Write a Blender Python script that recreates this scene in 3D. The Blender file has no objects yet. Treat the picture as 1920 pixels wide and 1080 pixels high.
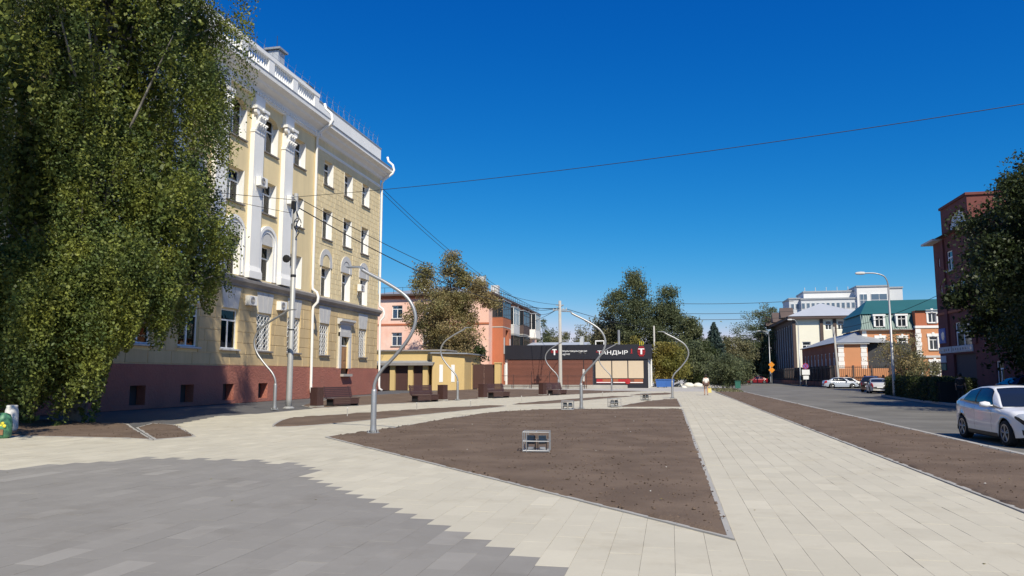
import bpy, bmesh, math, random
import numpy as np
from mathutils import Vector, Matrix, noise
from mathutils.geometry import delaunay_2d_cdt
R = math.radians
PI = math.pi
random.seed(7)
sc = bpy.context.scene
C = sc.collection

# ---------------------------------------------------------------- camera, sky, sun, exposure
CAMH = 1.65
cam = bpy.data.cameras.new('camera'); cam.lens = 26.006; cam.sensor_width = 36; cam.clip_end = 4000; cam.clip_start = 0.1
camo = bpy.data.objects.new('camera', cam); C.objects.link(camo)
camo.location = (0, 0, CAMH); camo.rotation_euler = (R(90 + 6.723), 0, R(12.006))
sc.camera = camo
SUN = Vector((0.45, -0.82, 1.0)).normalized()
w = bpy.data.worlds.new('World'); sc.world = w; w.use_nodes = True
nt = w.node_tree; nt.nodes.clear()
sky = nt.nodes.new('ShaderNodeTexSky'); sky.sky_type = 'NISHITA'; sky.sun_disc = False
sky.sun_elevation = math.asin(SUN.z); sky.sun_rotation = math.atan2(SUN.x, SUN.y)
sky.altitude = 200; sky.air_density = 1.0; sky.dust_density = 0.15; sky.ozone_density = 4.0
# the photograph's camera renders this clear sky deeper blue: one tone curve per channel over the whole dome
sep = nt.nodes.new('ShaderNodeSeparateColor'); com = nt.nodes.new('ShaderNodeCombineColor'); nt.links.new(sky.outputs[0], sep.inputs[0])
for ch, (ex, k, op) in enumerate(((3.2, 3.0, 'MINIMUM'), (1.22, 0.87, 'MINIMUM'), (0.66, 0.93, 'MAXIMUM'))):
    def wm(o, x, y):
        q = nt.nodes.new('ShaderNodeMath'); q.operation = o
        for i_, z_ in enumerate((x, y)):
            if isinstance(z_, float): q.inputs[i_].default_value = z_
            else: nt.links.new(z_, q.inputs[i_])
        return q.outputs[0]
    v_ = wm('MULTIPLY', sep.outputs[ch], 0.1)
    nt.links.new(wm('MULTIPLY', wm(op, wm('MULTIPLY', wm('POWER', v_, ex), k), v_), 10.0), com.inputs[ch])
bg = nt.nodes.new('ShaderNodeBackground'); bg.inputs['Strength'].default_value = 0.092
wo = nt.nodes.new('ShaderNodeOutputWorld')
nt.links.new(com.outputs[0], bg.inputs[0]); nt.links.new(bg.outputs[0], wo.inputs[0])
sl = bpy.data.lights.new('sun', 'SUN'); sl.energy = 5.0; sl.angle = R(0.53); sl.color = (1.0, 0.925, 0.77)
so = bpy.data.objects.new('sun', sl); C.objects.link(so); so.rotation_euler = SUN.to_track_quat('Z', 'Y').to_euler(); so.location = (30, -40, 60)
vs = sc.view_settings
vs.view_transform = 'Standard'; vs.look = 'None'; vs.exposure = 0.12; vs.gamma = 1.0; vs.use_curve_mapping = False

# ---------------------------------------------------------------- materials
MT = {}
def mat(name, col, rough=0.8, var=0.12, scale=1.2, fine=25.0, bump=0.0, bscale=40.0, metal=0.0, streak=0.0, spec=0.5, col2=None, c2s=0.6, island=0.0, bdist=0.02, coat=0.0):
    m = bpy.data.materials.new(name); m.use_nodes = True; t = m.node_tree; n = t.nodes; L = t.links
    p = n['Principled BSDF']; p.inputs['Roughness'].default_value = rough; p.inputs['Metallic'].default_value = metal
    p.inputs['Specular IOR Level'].default_value = spec
    if coat: p.inputs['Coat Weight'].default_value = coat; p.inputs['Coat Roughness'].default_value = 0.05
    geo = n.new('ShaderNodeNewGeometry')
    def nz(s, det=4, src=None):
        x = n.new('ShaderNodeTexNoise'); x.inputs['Scale'].default_value = s; x.inputs['Detail'].default_value = det; x.inputs['Roughness'].default_value = 0.6
        L.new(src if src else geo.outputs['Position'], x.inputs['Vector']); return x.outputs['Fac']
    def mth(op, a, b):
        x = n.new('ShaderNodeMath'); x.operation = op
        for i, q in enumerate((a, b)):
            if isinstance(q, (int, float)): x.inputs[i].default_value = q
            else: L.new(q, x.inputs[i])
        return x.outputs[0]
    f = mth('MULTIPLY_ADD', nz(scale), 0); f.node.inputs[1].default_value = 2 * var * 1.6; f.node.inputs[2].default_value = 1 - var * 1.6
    f2 = mth('MULTIPLY_ADD', nz(fine, 3), 0); f2.node.inputs[1].default_value = var; f2.node.inputs[2].default_value = 1 - var / 2
    val = mth('MULTIPLY', f, f2)
    if streak:
        mp = n.new('ShaderNodeMapping'); mp.inputs['Scale'].default_value = (2.2, 2.2, 0.22); L.new(geo.outputs['Position'], mp.inputs['Vector'])
        s = mth('MULTIPLY_ADD', nz(1.0, 5, mp.outputs[0]), 0); s.node.inputs[1].default_value = 2 * streak; s.node.inputs[2].default_value = 1 - streak
        val = mth('MULTIPLY', val, s)
    if island:
        s = mth('MULTIPLY_ADD', geo.outputs['Random Per Island'], 0); s.node.inputs[1].default_value = 2 * island; s.node.inputs[2].default_value = 1 - island
        val = mth('MULTIPLY', val, s)
    base = n.new('ShaderNodeMix'); base.data_type = 'RGBA'
    base.inputs[6].default_value = (*col, 1); base.inputs[7].default_value = (*(col2 or col), 1)
    if col2:
        r = n.new('ShaderNodeMapRange'); r.inputs[1].default_value = 0.42; r.inputs[2].default_value = 0.62
        L.new(nz(c2s, 5), r.inputs[0]); L.new(r.outputs[0], base.inputs[0])
    hs = n.new('ShaderNodeHueSaturation'); L.new(base.outputs[2], hs.inputs['Color']); L.new(val, hs.inputs['Value'])
    L.new(hs.outputs[0], p.inputs['Base Color'])
    if bump:
        b = n.new('ShaderNodeBump'); b.inputs['Strength'].default_value = bump; b.inputs['Distance'].default_value = bdist
        L.new(nz(bscale, 5), b.inputs['Height']); L.new(b.outputs[0], p.inputs['Normal'])
    MT[name] = m
    return m

def slabmat(name, col, var, light):
    """per-slab tint taken from the slab grid in world space, plus scuffs and dust"""
    m = mat(name, col, 0.85, 0.07, 0.55, 14, 0.25, 120, bdist=0.003)
    t = m.node_tree; n = t.nodes; L = t.links
    geo = [x for x in n if x.type == 'NEW_GEOMETRY'][0]; hs = [x for x in n if x.type == 'HUE_SAT'][0]
    sp = n.new('ShaderNodeSeparateXYZ'); L.new(geo.outputs['Position'], sp.inputs[0])
    def M(op, a, b=0.0, c=0.0):
        x = n.new('ShaderNodeMath'); x.operation = op
        for i, q in enumerate((a, b, c)):
            if isinstance(q, (int, float)): x.inputs[i].default_value = q
            else: L.new(q, x.inputs[i])
        return x.outputs[0]
    cx = M('FLOOR', M('DIVIDE', sp.outputs[0], 0.3))
    odd = M('MULTIPLY', M('MODULO', M('ADD', cx, 1000.0), 2.0), 0.3)
    cy = M('FLOOR', M('DIVIDE', M('ADD', sp.outputs[1], odd), 0.6))
    cb = n.new('ShaderNodeCombineXYZ'); L.new(cx, cb.inputs[0]); L.new(cy, cb.inputs[1])
    wn = n.new('ShaderNodeTexWhiteNoise'); wn.noise_dimensions = '2D'; L.new(cb.outputs[0], wn.inputs['Vector'])
    v = wn.outputs['Value']
    few = n.new('ShaderNodeMapRange'); few.inputs[1].default_value = 0.86; few.inputs[2].default_value = 1.0; L.new(v, few.inputs[0])
    val = M('ADD', M('MULTIPLY_ADD', v, 2 * var, 1 - var), M('MULTIPLY', few.outputs[0], light))
    ns = n.new('ShaderNodeTexNoise'); ns.inputs['Scale'].default_value = 2.6; ns.inputs['Detail'].default_value = 7; L.new(geo.outputs['Position'], ns.inputs['Vector'])
    du = n.new('ShaderNodeMapRange'); du.inputs[1].default_value = 0.54; du.inputs[2].default_value = 0.75; L.new(ns.outputs['Fac'], du.inputs[0])
    val = M('ADD', val, M('MULTIPLY', du.outputs[0], light * 0.6))
    # faint brownish dirt blotches
    n2 = n.new('ShaderNodeTexNoise'); n2.inputs['Scale'].default_value = 0.9; n2.inputs['Detail'].default_value = 9; n2.inputs['Roughness'].default_value = 0.7; L.new(geo.outputs['Position'], n2.inputs['Vector'])
    dr_ = n.new('ShaderNodeMapRange'); dr_.inputs[1].default_value = 0.52; dr_.inputs[2].default_value = 0.80; dr_.inputs[4].default_value = 0.5; L.new(n2.outputs['Fac'], dr_.inputs[0])
    dm = n.new('ShaderNodeMix'); dm.data_type = 'RGBA'; src_ = hs.inputs['Color'].links[0].from_socket; L.new(src_, dm.inputs[6]); dm.inputs[7].default_value = (col[0] * .62, col[1] * .57, col[2] * .50, 1); L.new(dr_.outputs[0], dm.inputs[0]); L.new(dm.outputs[2], hs.inputs['Color'])
    # small dark spots
    n3 = n.new('ShaderNodeTexVoronoi'); n3.inputs['Scale'].default_value = 2.3; L.new(geo.outputs['Position'], n3.inputs['Vector'])
    sp_ = n.new('ShaderNodeMapRange'); sp_.inputs[1].default_value = 0.015; sp_.inputs[2].default_value = 0.045; sp_.inputs[3].default_value = 0.80; sp_.inputs[4].default_value = 1.0; L.new(n3.outputs['Distance'], sp_.inputs[0]); val = M('MULTIPLY', val, sp_.outputs[0])
    old = hs.inputs['Value'].links[0].from_socket
    L.new(M('MULTIPLY', old, val), hs.inputs['Value'])
    return m

def leafmat(name, col, col2, var=0.35, trans=0.35, c2s=0.22):
    m = mat(name, col, 0.55, 0.18, 0.35, 2.0, col2=col2, c2s=c2s, island=var, spec=0.35)
    t = m.node_tree; n = t.nodes; L = t.links; p = n['Principled BSDF']; o = [x for x in n if x.type == 'OUTPUT_MATERIAL'][0]
    hs = [x for x in n if x.type == 'HUE_SAT'][0]
    tr = n.new('ShaderNodeBsdfTranslucent'); mx = n.new('ShaderNodeMixShader'); mx.inputs[0].default_value = trans
    h2 = n.new('ShaderNodeHueSaturation'); h2.inputs['Hue'].default_value = 0.485; h2.inputs['Value'].default_value = 1.3; L.new(hs.outputs[0], h2.inputs['Color'])
    L.new(h2.outputs[0], tr.inputs[0]); L.new(p.outputs[0], mx.inputs[1]); L.new(tr.outputs[0], mx.inputs[2]); L.new(mx.outputs[0], o.inputs[0])
    return m

def glassmat(name, tint, ior=1.5):
    m = bpy.data.materials.new(name); m.use_nodes = True; t = m.node_tree; n = t.nodes; L = t.links
    n.remove(n['Principled BSDF']); o = [x for x in n if x.type == 'OUTPUT_MATERIAL'][0]
    fr = n.new('ShaderNodeFresnel'); fr.inputs[0].default_value = ior
    a = n.new('ShaderNodeBsdfTransparent'); a.inputs[0].default_value = (*tint, 1)
    g = n.new('ShaderNodeBsdfGlossy'); g.inputs['Roughness'].default_value = 0.02
    ns = n.new('ShaderNodeTexNoise'); ns.inputs['Scale'].default_value = 1.7; bp = n.new('ShaderNodeBump'); bp.inputs['Strength'].default_value = 0.05; bp.inputs['Distance'].default_value = 0.05
    ge = n.new('ShaderNodeNewGeometry'); L.new(ge.outputs['Position'], ns.inputs['Vector']); L.new(ns.outputs[0], bp.inputs['Height']); L.new(bp.outputs[0], g.inputs['Normal'])
    x = n.new('ShaderNodeMixShader'); L.new(fr.outputs[0], x.inputs[0]); L.new(a.outputs[0], x.inputs[1]); L.new(g.outputs[0], x.inputs[2]); L.new(x.outputs[0], o.inputs[0])
    MT[name] = m

slabmat('pale_slab', (0.505, 0.465, 0.365), 0.035, 0.07)
slabmat('grey_slab', (0.245, 0.23, 0.205), 0.045, 0.17)
mat('joint', (0.27, 0.245, 0.205), 0.95)
mat('asphalt', (0.130, 0.122, 0.105), 0.9, 0.12, 0.5, 60, 0.3, 150, col2=(0.175, 0.165, 0.143), c2s=0.3, bdist=0.006)
mat('yard_asphalt', (0.10, 0.097, 0.095), 0.9, 0.18, 0.5, 40, 0.3, 120, bdist=0.006)
mat('ground', (0.17, 0.155, 0.13), 0.95, 0.2, 0.2, 8)
mat('soil', (0.130, 0.093, 0.068), 0.97, 0.13, 1.1, 22, 0.65, 26, col2=(0.165, 0.12, 0.088), c2s=0.8, spec=0.2, bdist=0.03)
mat('clod', (0.12, 0.086, 0.064), 0.97, 0.25, 3, 30, island=0.35, spec=0.2)
mat('kerb', (0.36, 0.345, 0.315), 0.9, 0.12, 1.5, 30, 0.3, 60, bdist=0.004)
mat('pebble', (0.55, 0.53, 0.48), 0.8, island=0.3)
mat('yellow', (0.78, 0.63, 0.365), 0.9, 0.07, 0.5, 18, 0.2, 60, streak=0.16, bdist=0.006)
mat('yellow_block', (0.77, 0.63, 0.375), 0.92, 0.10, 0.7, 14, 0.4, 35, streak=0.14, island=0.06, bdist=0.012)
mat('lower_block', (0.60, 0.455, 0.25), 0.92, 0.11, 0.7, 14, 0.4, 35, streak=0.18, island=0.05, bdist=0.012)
mat('plinth', (0.39, 0.145, 0.105), 0.95, 0.14, 0.8, 12, 1.0, 9, col2=(0.37, 0.145, 0.105), c2s=1.0, bdist=0.06)
mat('white', (0.84, 0.83, 0.80), 0.75, 0.05, 0.8, 20, 0.1, 40, streak=0.06, bdist=0.004)
mat('dirty_white', (0.58, 0.57, 0.55), 0.8, 0.10, 1.5, 20, 0.2, 40, streak=0.10, bdist=0.006)
mat('frame', (0.84, 0.84, 0.83), 0.5, 0.03)
mat('sill', (0.22, 0.20, 0.185), 0.85, 0.15, 2, 25)
mat('band', (0.27, 0.25, 0.235), 0.85, 0.2, 1.2, 20, streak=0.12)
mat('curtain', (0.86, 0.86, 0.85), 0.9, 0.06, 2.0, 9)
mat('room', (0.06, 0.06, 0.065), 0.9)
mat('dark_metal', (0.02, 0.02, 0.022), 0.5, 0.05, metal=0.0)
mat('galv', (0.37, 0.375, 0.38), 0.45, 0.10, 3, 20, metal=0.55)
mat('pole_metal', (0.40, 0.40, 0.39), 0.55, 0.10, 2, 20, metal=0.3)
mat('concrete', (0.42, 0.40, 0.365), 0.9, 0.12, 1.5, 20, 0.3, 40, bdist=0.006)
mat('roof_metal', (0.33, 0.35, 0.37), 0.5, 0.10, 0.4, 6, metal=0.2, streak=0.1)
mat('roof_light', (0.52, 0.54, 0.555), 0.5, 0.08, 0.4, 6, metal=0.2)
mat('green_roof', (0.03, 0.12, 0.115), 0.45, 0.08, 0.5, 8, streak=0.06)
mat('brown_door', (0.29, 0.155, 0.075), 0.6, 0.12, 1.5, 16)
mat('bench_wood', (0.062, 0.030, 0.026), 0.5, 0.18, 2.5, 20, island=0.2)
mat('gate_brown', (0.075, 0.035, 0.030), 0.6, 0.1)
mat('pink', (0.85, 0.52, 0.41), 0.9, 0.07, 0.5, 10, 0.2, 40, streak=0.10, col2=(0.85, 0.62, 0.52), c2s=0.35, bdist=0.006)
mat('red_plaster', (0.46, 0.15, 0.075), 0.9, 0.08, 0.6, 10, streak=0.06)
mat('orange', (0.60, 0.275, 0.135), 0.9, 0.06, 0.5, 10, streak=0.05)
mat('red_brick', (0.155, 0.05, 0.042), 0.9, 0.13, 1.2, 14, 0.3, 18, island=0.12, bdist=0.01)
mat('brown_brick', (0.36, 0.12, 0.06), 0.9, 0.12, 1.2, 14, island=0.1)
mat('cream', (0.84, 0.80, 0.66), 0.9, 0.04, 0.4, 8)
mat('brown_trim', (0.09, 0.062, 0.055), 0.8, 0.08)
mat('garage_yellow', (0.62, 0.45, 0.20), 0.9, 0.07, 0.6, 12, streak=0.10)
mat('black_panel', (0.018, 0.018, 0.026), 0.45, 0.08)
mat('plank', (0.165, 0.062, 0.042), 0.6, 0.12, 1.2, 14, island=0.14)
mat('beige_panel', (0.62, 0.50, 0.36), 0.6, 0.02)
mat('sign_white', (0.85, 0.85, 0.85), 0.5, 0.02)
mat('sign_red', (0.40, 0.02, 0.025), 0.5, 0.05)
mat('sign_orange', (0.75, 0.27, 0.02), 0.5, 0.03)
mat('sign_blue', (0.06, 0.10, 0.38), 0.5, 0.05)
mat('sign_purple', (0.17, 0.12, 0.38), 0.5, 0.05)
mat('sign_lime', (0.62, 0.85, 0.25), 0.5, 0.03)
mat('hirise', (0.56, 0.58, 0.60), 0.8, 0.05, 0.2, 4)
mat('hirise_white', (0.72, 0.72, 0.71), 0.8, 0.05, 0.2, 4)
mat('hirise_glass', (0.10, 0.15, 0.21), 0.12, 0.1, 0.3)
mat('pane_dark', (0.022, 0.028, 0.036), 0.06, 0.1, 0.4, spec=0.7)
mat('tyre', (0.012, 0.012, 0.013), 0.85)
mat('rim', (0.38, 0.39, 0.40), 0.3, 0.05, metal=0.7)
mat('under', (0.012, 0.012, 0.012), 0.9)
for nm, c in dict(paint_white=(0.80, 0.80, 0.79), paint_red=(0.22, 0.012, 0.018), paint_dark=(0.05, 0.035, 0.035), paint_blue=(0.02, 0.05, 0.15), paint_silver=(0.45, 0.45, 0.45), paint_grey=(0.42, 0.47, 0.55)).items():
    mat(nm, c, 0.28, 0.02, 0.6, coat=0.8)
mat('car_glass', (0.012, 0.016, 0.022), 0.03, 0.02, spec=0.8)
mat('car_trim', (0.012, 0.012, 0.014), 0.4)
mat('lamp_clear', (0.35, 0.38, 0.42), 0.08, 0.1, 6, spec=0.9)
mat('lamp_red', (0.45, 0.012, 0.015), 0.15, 0.05)
mat('bark', (0.085, 0.062, 0.045), 0.95, 0.25, 3, 20, 0.7, 20)
mat('birch_bark', (0.30, 0.28, 0.25), 0.9, 0.1, 2, 10, 0.3, 20, col2=(0.05, 0.045, 0.04), c2s=2.2)
leafmat('leaf_birch', (0.080, 0.118, 0.032), (0.21, 0.235, 0.045), 0.42, 0.32, 0.8)
leafmat('leaf_dark', (0.030, 0.045, 0.013), (0.045, 0.062, 0.016), 0.35, 0.2)
leafmat('leaf_gold', (0.31, 0.245, 0.115), (0.21, 0.20, 0.08), 0.35, c2s=.3)
leafmat('leaf_green', (0.105, 0.13, 0.065), (0.15, 0.165, 0.075), 0.3)
leafmat('leaf_autumn', (0.26, 0.21, 0.05), (0.19, 0.19, 0.045), 0.3)
leafmat('leaf_olive', (0.17, 0.17, 0.085), (0.22, 0.20, 0.10), 0.3)
leafmat('needle', (0.06, 0.095, 0.085), (0.075, 0.115, 0.095), 0.3, 0.1)
leafmat('leaf_hedge', (0.045, 0.062, 0.016), (0.060, 0.075, 0.02), 0.35, 0.2)
mat('skin', (0.45, 0.26, 0.18), 0.6, 0.04)
mat('shirt', (0.72, 0.70, 0.66), 0.9, 0.05)
mat('dark_cloth', (0.025, 0.022, 0.024), 0.9, 0.1)
mat('brown_cloth', (0.09, 0.055, 0.05), 0.9, 0.1)
mat('yellow_bag', (0.72, 0.62, 0.22), 0.7, 0.06)
mat('hair', (0.02, 0.014, 0.01), 0.6)
mat('bag_green', (0.09, 0.26, 0.13), 0.5, 0.25, 9, 40, col2=(0.04, 0.13, 0.09), c2s=6)
mat('bag_yellow', (0.72, 0.62, 0.05), 0.5, 0.1)
mat('blue_bin', (0.03, 0.11, 0.36), 0.5, 0.08)
mat('green_box', (0.03, 0.14, 0.10), 0.5, 0.08)
mat('stone_white', (0.70, 0.68, 0.62), 0.9, 0.1, 3, 12)
mat('cable', (0.03, 0.03, 0.032), 0.7)
glassmat('glass', (0.92, 0.95, 0.96))

# ---------------------------------------------------------------- mesh helpers
class MB:
    def __init__(s): s.v = []; s.f = []
    def add(s, vs, fs):
        k = len(s.v); s.v += [tuple(p) for p in vs]; s.f += [tuple(i + k for i in q) for q in fs]; return s
    def box(s, x0, x1, y0, y1, z0, z1):
        return s.add([(x0, y0, z0), (x1, y0, z0), (x1, y1, z0), (x0, y1, z0), (x0, y0, z1), (x1, y0, z1), (x1, y1, z1), (x0, y1, z1)],
                     [(0, 3, 2, 1), (4, 5, 6, 7), (0, 1, 5, 4), (1, 2, 6, 5), (2, 3, 7, 6), (3, 0, 4, 7)])
    def cbox(s, x0, x1, y0, y1, z0, z1, c=0.01):
        """box whose front (-y) edges are chamfered, open at the back"""
        return s.add([(x0, y1, z0), (x1, y1, z0), (x1, y1, z1), (x0, y1, z1), (x0, y0 + c, z0), (x1, y0 + c, z0), (x1, y0 + c, z1), (x0, y0 + c, z1),
                      (x0 + c, y0, z0 + c), (x1 - c, y0, z0 + c), (x1 - c, y0, z1 - c), (x0 + c, y0, z1 - c)],
                     [(8, 9, 10, 11), (0, 1, 5, 4), (1, 2, 6, 5), (2, 3, 7, 6), (3, 0, 4, 7), (4, 5, 9, 8), (5, 6, 10, 9), (6, 7, 11, 10), (7, 4, 8, 11)])
    def prism(s, pts, z0, z1):
        n = len(pts)
        return s.add([(x, y, z0) for x, y in pts] + [(x, y, z1) for x, y in pts],
                     [tuple(range(n - 1, -1, -1)), tuple(range(n, 2 * n))] + [(i, (i + 1) % n, n + (i + 1) % n, n + i) for i in range(n)])
    def prismy(s, pts, y0, y1):
        n = len(pts)
        return s.add([(x, y0, z) for x, z in pts] + [(x, y1, z) for x, z in pts],
                     [tuple(range(n)), tuple(range(2 * n - 1, n - 1, -1))] + [((i + 1) % n, i, n + i, n + (i + 1) % n) for i in range(n)])
    def prismx(s, pts, x0, x1):
        n = len(pts)
        return s.add([(x0, y, z) for y, z in pts] + [(x1, y, z) for y, z in pts],
                     [tuple(range(n - 1, -1, -1)), tuple(range(n, 2 * n))] + [(i, (i + 1) % n, n + (i + 1) % n, n + i) for i in range(n)])
    def tube(s, pts, r, n=8, cap=True):
        pts = [Vector(p) for p in pts]; m = len(pts); rs = r if isinstance(r, (list, tuple)) else [r] * m
        k = len(s.v); up = None
        for i, p in enumerate(pts):
            d = (pts[min(i + 1, m - 1)] - pts[max(i - 1, 0)])
            d = d.normalized() if d.length > 1e-9 else Vector((0, 0, 1))
            if up is None: up = d.orthogonal().normalized()
            up = (up - d * up.dot(d)); up = up.normalized() if up.length > 1e-6 else d.orthogonal().normalized()
            b = d.cross(up)
            for j in range(n):
                a = 2 * PI * j / n; s.v.append(tuple(p + (up * math.cos(a) + b * math.sin(a)) * rs[i]))
        for i in range(m - 1):
            for j in range(n):
                a = k + i * n + j; b2 = k + i * n + (j + 1) % n
                s.f.append((a, b2, b2 + n, a + n))
        if cap: s.f.append(tuple(range(k + n - 1, k - 1, -1))); s.f.append(tuple(range(k + (m - 1) * n, k + m * n)))
        return s
    def lathe(s, prof, n=12, c=(0, 0, 0), ax='z', sx=1.0):
        k = len(s.v)
        for r, z in prof:
            for j in range(n):
                a = 2 * PI * j / n; x, y = r * math.cos(a) * sx, r * math.sin(a)
                s.v.append((c[0] + x, c[1] + y, c[2] + z) if ax == 'z' else (c[0] + x, c[1] + z, c[2] + y) if ax == 'y' else (c[0] + z, c[1] + x, c[2] + y))
        for i in range(len(prof) - 1):
            for j in range(n):
                a = k + i * n + j; b = k + i * n + (j + 1) % n; s.f.append((a, b, b + n, a + n))
        s.f.append(tuple(range(k + n - 1, k - 1, -1))); m = len(prof); s.f.append(tuple(range(k + (m - 1) * n, k + m * n)))
        return s
    def wall(s, x0, x1, z0, z1, ops, dep=0.35):
        """wall face at y=0 looking to -y with rectangular openings and reveals running back to y=dep"""
        xs = sorted({x0, x1, *[o[0] for o in ops], *[o[1] for o in ops]}); zs = sorted({z0, z1, *[o[2] for o in ops], *[o[3] for o in ops]})
        xs = [x for x in xs if x0 <= x <= x1]; zs = [z for z in zs if z0 <= z <= z1]
        for i in range(len(xs) - 1):
            for j in range(len(zs) - 1):
                cx, cz = (xs[i] + xs[i + 1]) / 2, (zs[j] + zs[j + 1]) / 2
                if any(o[0] < cx < o[1] and o[2] < cz < o[3] for o in ops): continue
                s.add([(xs[i], 0, zs[j]), (xs[i + 1], 0, zs[j]), (xs[i + 1], 0, zs[j + 1]), (xs[i], 0, zs[j + 1])], [(0, 1, 2, 3)])
        for a, b, c, d in [o[:4] for o in ops]:
            s.add([(a, 0, c), (b, 0, c), (b, 0, d), (a, 0, d), (a, dep, c), (b, dep, c), (b, dep, d), (a, dep, d)], [(0, 4, 5, 1), (1, 5, 6, 2), (2, 6, 7, 3), (3, 7, 4, 0)])
        return s
    def archband(s, cx, cz, r0, r1, y0, y1, n=14, leg=0.0):
        """half-ring band in the x-z plane, optional straight legs of length leg below the springing"""
        pts = [(cx - r1, cz - leg)] if leg else []
        ins = [(cx - r0, cz - leg)] if leg else []
        for i in range(n + 1):
            a = PI - PI * i / n; pts.append((cx + r1 * math.cos(a), cz + r1 * math.sin(a))); ins.append((cx + r0 * math.cos(a), cz + r0 * math.sin(a)))
        if leg: pts.append((cx + r1, cz - leg)); ins.append((cx + r0, cz - leg))
        for i in range(len(pts) - 1):
            s.prismy([ins[i], ins[i + 1], pts[i + 1], pts[i]][::-1], y0, y1)
        return s
    def mesh(s, name):
        me = bpy.data.meshes.new(name); me.from_pydata(s.v, [], s.f); me.update(); return me
    def build(s, name, m, parent=None, loc=(0, 0, 0), rz=0.0, smooth=False):
        me = s.mesh(name); me.materials.append(MT[m])
        if smooth: me.polygons.foreach_set('use_smooth', [True] * len(me.polygons))
        return link(name, me, parent, loc, rz)

def link(name, me, parent=None, loc=(0, 0, 0), rz=0.0):
    o = bpy.data.objects.new(name, me); C.objects.link(o); o.parent = parent; o.location = loc; o.rotation_euler = (0, 0, rz); return o
def tag(o, label, cat, group=None):
    o['label'] = label; o['category'] = cat
    if group: o['group'] = group
    return o
def thing(name, label, cat, loc=(0, 0, 0), rz=0.0, group=None):
    o = bpy.data.objects.new(name, None); C.objects.link(o); o.location = loc; o.rotation_euler = (0, 0, rz); o.empty_display_size = 0.3
    return tag(o, label, cat, group)
def struct(o): o['kind'] = 'structure'; return o
def stuff(o): o['kind'] = 'stuff'; return o
def copytree(o, parent=None):
    c = o.copy(); C.objects.link(c); c.parent = parent
    for ch in o.children: copytree(ch, c)
    return c
def dup(o, label, loc, rz=0.0, group=None):
    c = copytree(o); c.location = loc; c.rotation_euler = (0, 0, rz); c['label'] = label
    if group: c['group'] = group
    return c
def inpoly(x, y, P):
    r = False; n = len(P); j = n - 1
    for i in range(n):
        xi, yi = P[i]; xj, yj = P[j]
        if (yi > y) != (yj > y) and x < (xj - xi) * (y - yi) / (yj - yi) + xi: r = not r
        j = i
    return r
def smoothpoly(P, closed=True, it=2):
    for _ in range(it):
        Q = []; n = len(P)
        for i in range(n if closed else n - 1):
            a, b = P[i], P[(i + 1) % n]
            Q += [(a[0] * .75 + b[0] * .25, a[1] * .75 + b[1] * .25), (a[0] * .25 + b[0] * .75, a[1] * .25 + b[1] * .75)]
        P = Q if closed else [P[0]] + Q + [P[-1]]
    return P
_th, _ps = R(6.723), R(12.006)
_F = Vector((-math.sin(_ps) * math.cos(_th), math.cos(_ps) * math.cos(_th), math.sin(_th))); _Rr = Vector((math.cos(_ps), math.sin(_ps), 0)); _U = _Rr.cross(_F)
def inview(x, y, z=0.0, m=0.0):
    v = Vector((x, y, z - CAMH)); d = v.dot(_F)
    if d < 0.2: return False
    return abs(v.dot(_Rr) / d) < 0.692 + m and abs(v.dot(_U) / d) < 0.3893 + m
def arrmesh(name, V, Fc, m):
    """fast mesh from numpy arrays, all faces with the same vertex count"""
    me = bpy.data.meshes.new(name); n, k = Fc.shape
    me.vertices.add(len(V)); me.vertices.foreach_set('co', np.ascontiguousarray(V, dtype=np.float32).ravel())
    me.loops.add(n * k); me.loops.foreach_set('vertex_index', np.ascontiguousarray(Fc, dtype=np.int32).ravel())
    me.polygons.add(n); me.polygons.foreach_set('loop_start', np.arange(0, n * k, k, dtype=np.int32))
    me.update(calc_edges=True); me.materials.append(MT[m]); return me

# ---------------------------------------------------------------- ground, road, paving, soil beds
gm = MB()
gr = [(-1600, -300), (1600, -300), (1600, 2500), (-1600, 2500)]
gm.add([(x, y, -0.16) for x, y in gr], [(0, 1, 2, 3)])
struct(gm.build('ground', 'ground'))

PAVE = [(-30, 2.4), (4.08, 2.4), (4.08, 40), (4.3, 78.6), (-2.4, 78.2), (-5.8, 70.9), (-7.3, 66.4), (-9.9, 58.2), (-13.15, 50.7), (-14.9, 43.1), (-16.6, 38.6), (-17.4, 34.5), (-17.3, 30.7),
        (-17.9, 27.0), (-16.3, 22.3), (-12.55, 18.0), (-13.0, 17.0), (-14.0, 17.2), (-17.6, 17.2), (-30, 17.3)]
BED_A = [(-9.04, 18.64), (0.56, 8.05), (0.52, 37.66), (-3.0, 36.7), (-6.42, 35.05), (-7.7, 32.6), (-8.2, 29.0), (-8.45, 24.0), (-8.62, 21.0)]
BED_B = [(-2.67, 40.4), (-2.3, 43.2), (-1.5, 48.2), (-0.6, 51.4), (0.4, 53.7), (0.52, 39.9), (-2.5, 39.25)]
BED_C = smoothpoly([(-13.24, 23.31), (-14.54, 26.58), (-13.25, 30.56), (-11.88, 34.45), (-10.39, 38.82), (-8.3, 40.3), (-9.65, 32.78), (-10.46, 28.58), (-10.96, 25.29), (-11.51, 22.85), (-12.3, 21.6)], True, 2)
BED_D = smoothpoly([(-8.96, 41.42), (-8.31, 45.41), (-6.43, 53.37), (-4.79, 58.49), (-2.4, 60.2), (-4.41, 53.79), (-5.77, 47.88), (-6.63, 43.13), (-8.2, 40.9)], True, 2)
BED_E = smoothpoly([(-3.76, 61.83), (-2.0, 68), (0.0, 73.2), (0.1, 65.2), (-1.8, 62.4)], True, 2)
BED_R = [(4.16, 3.0), (7.06, 3.0), (7.06, 75.5), (4.42, 77.5), (4.16, 40)]
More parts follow.
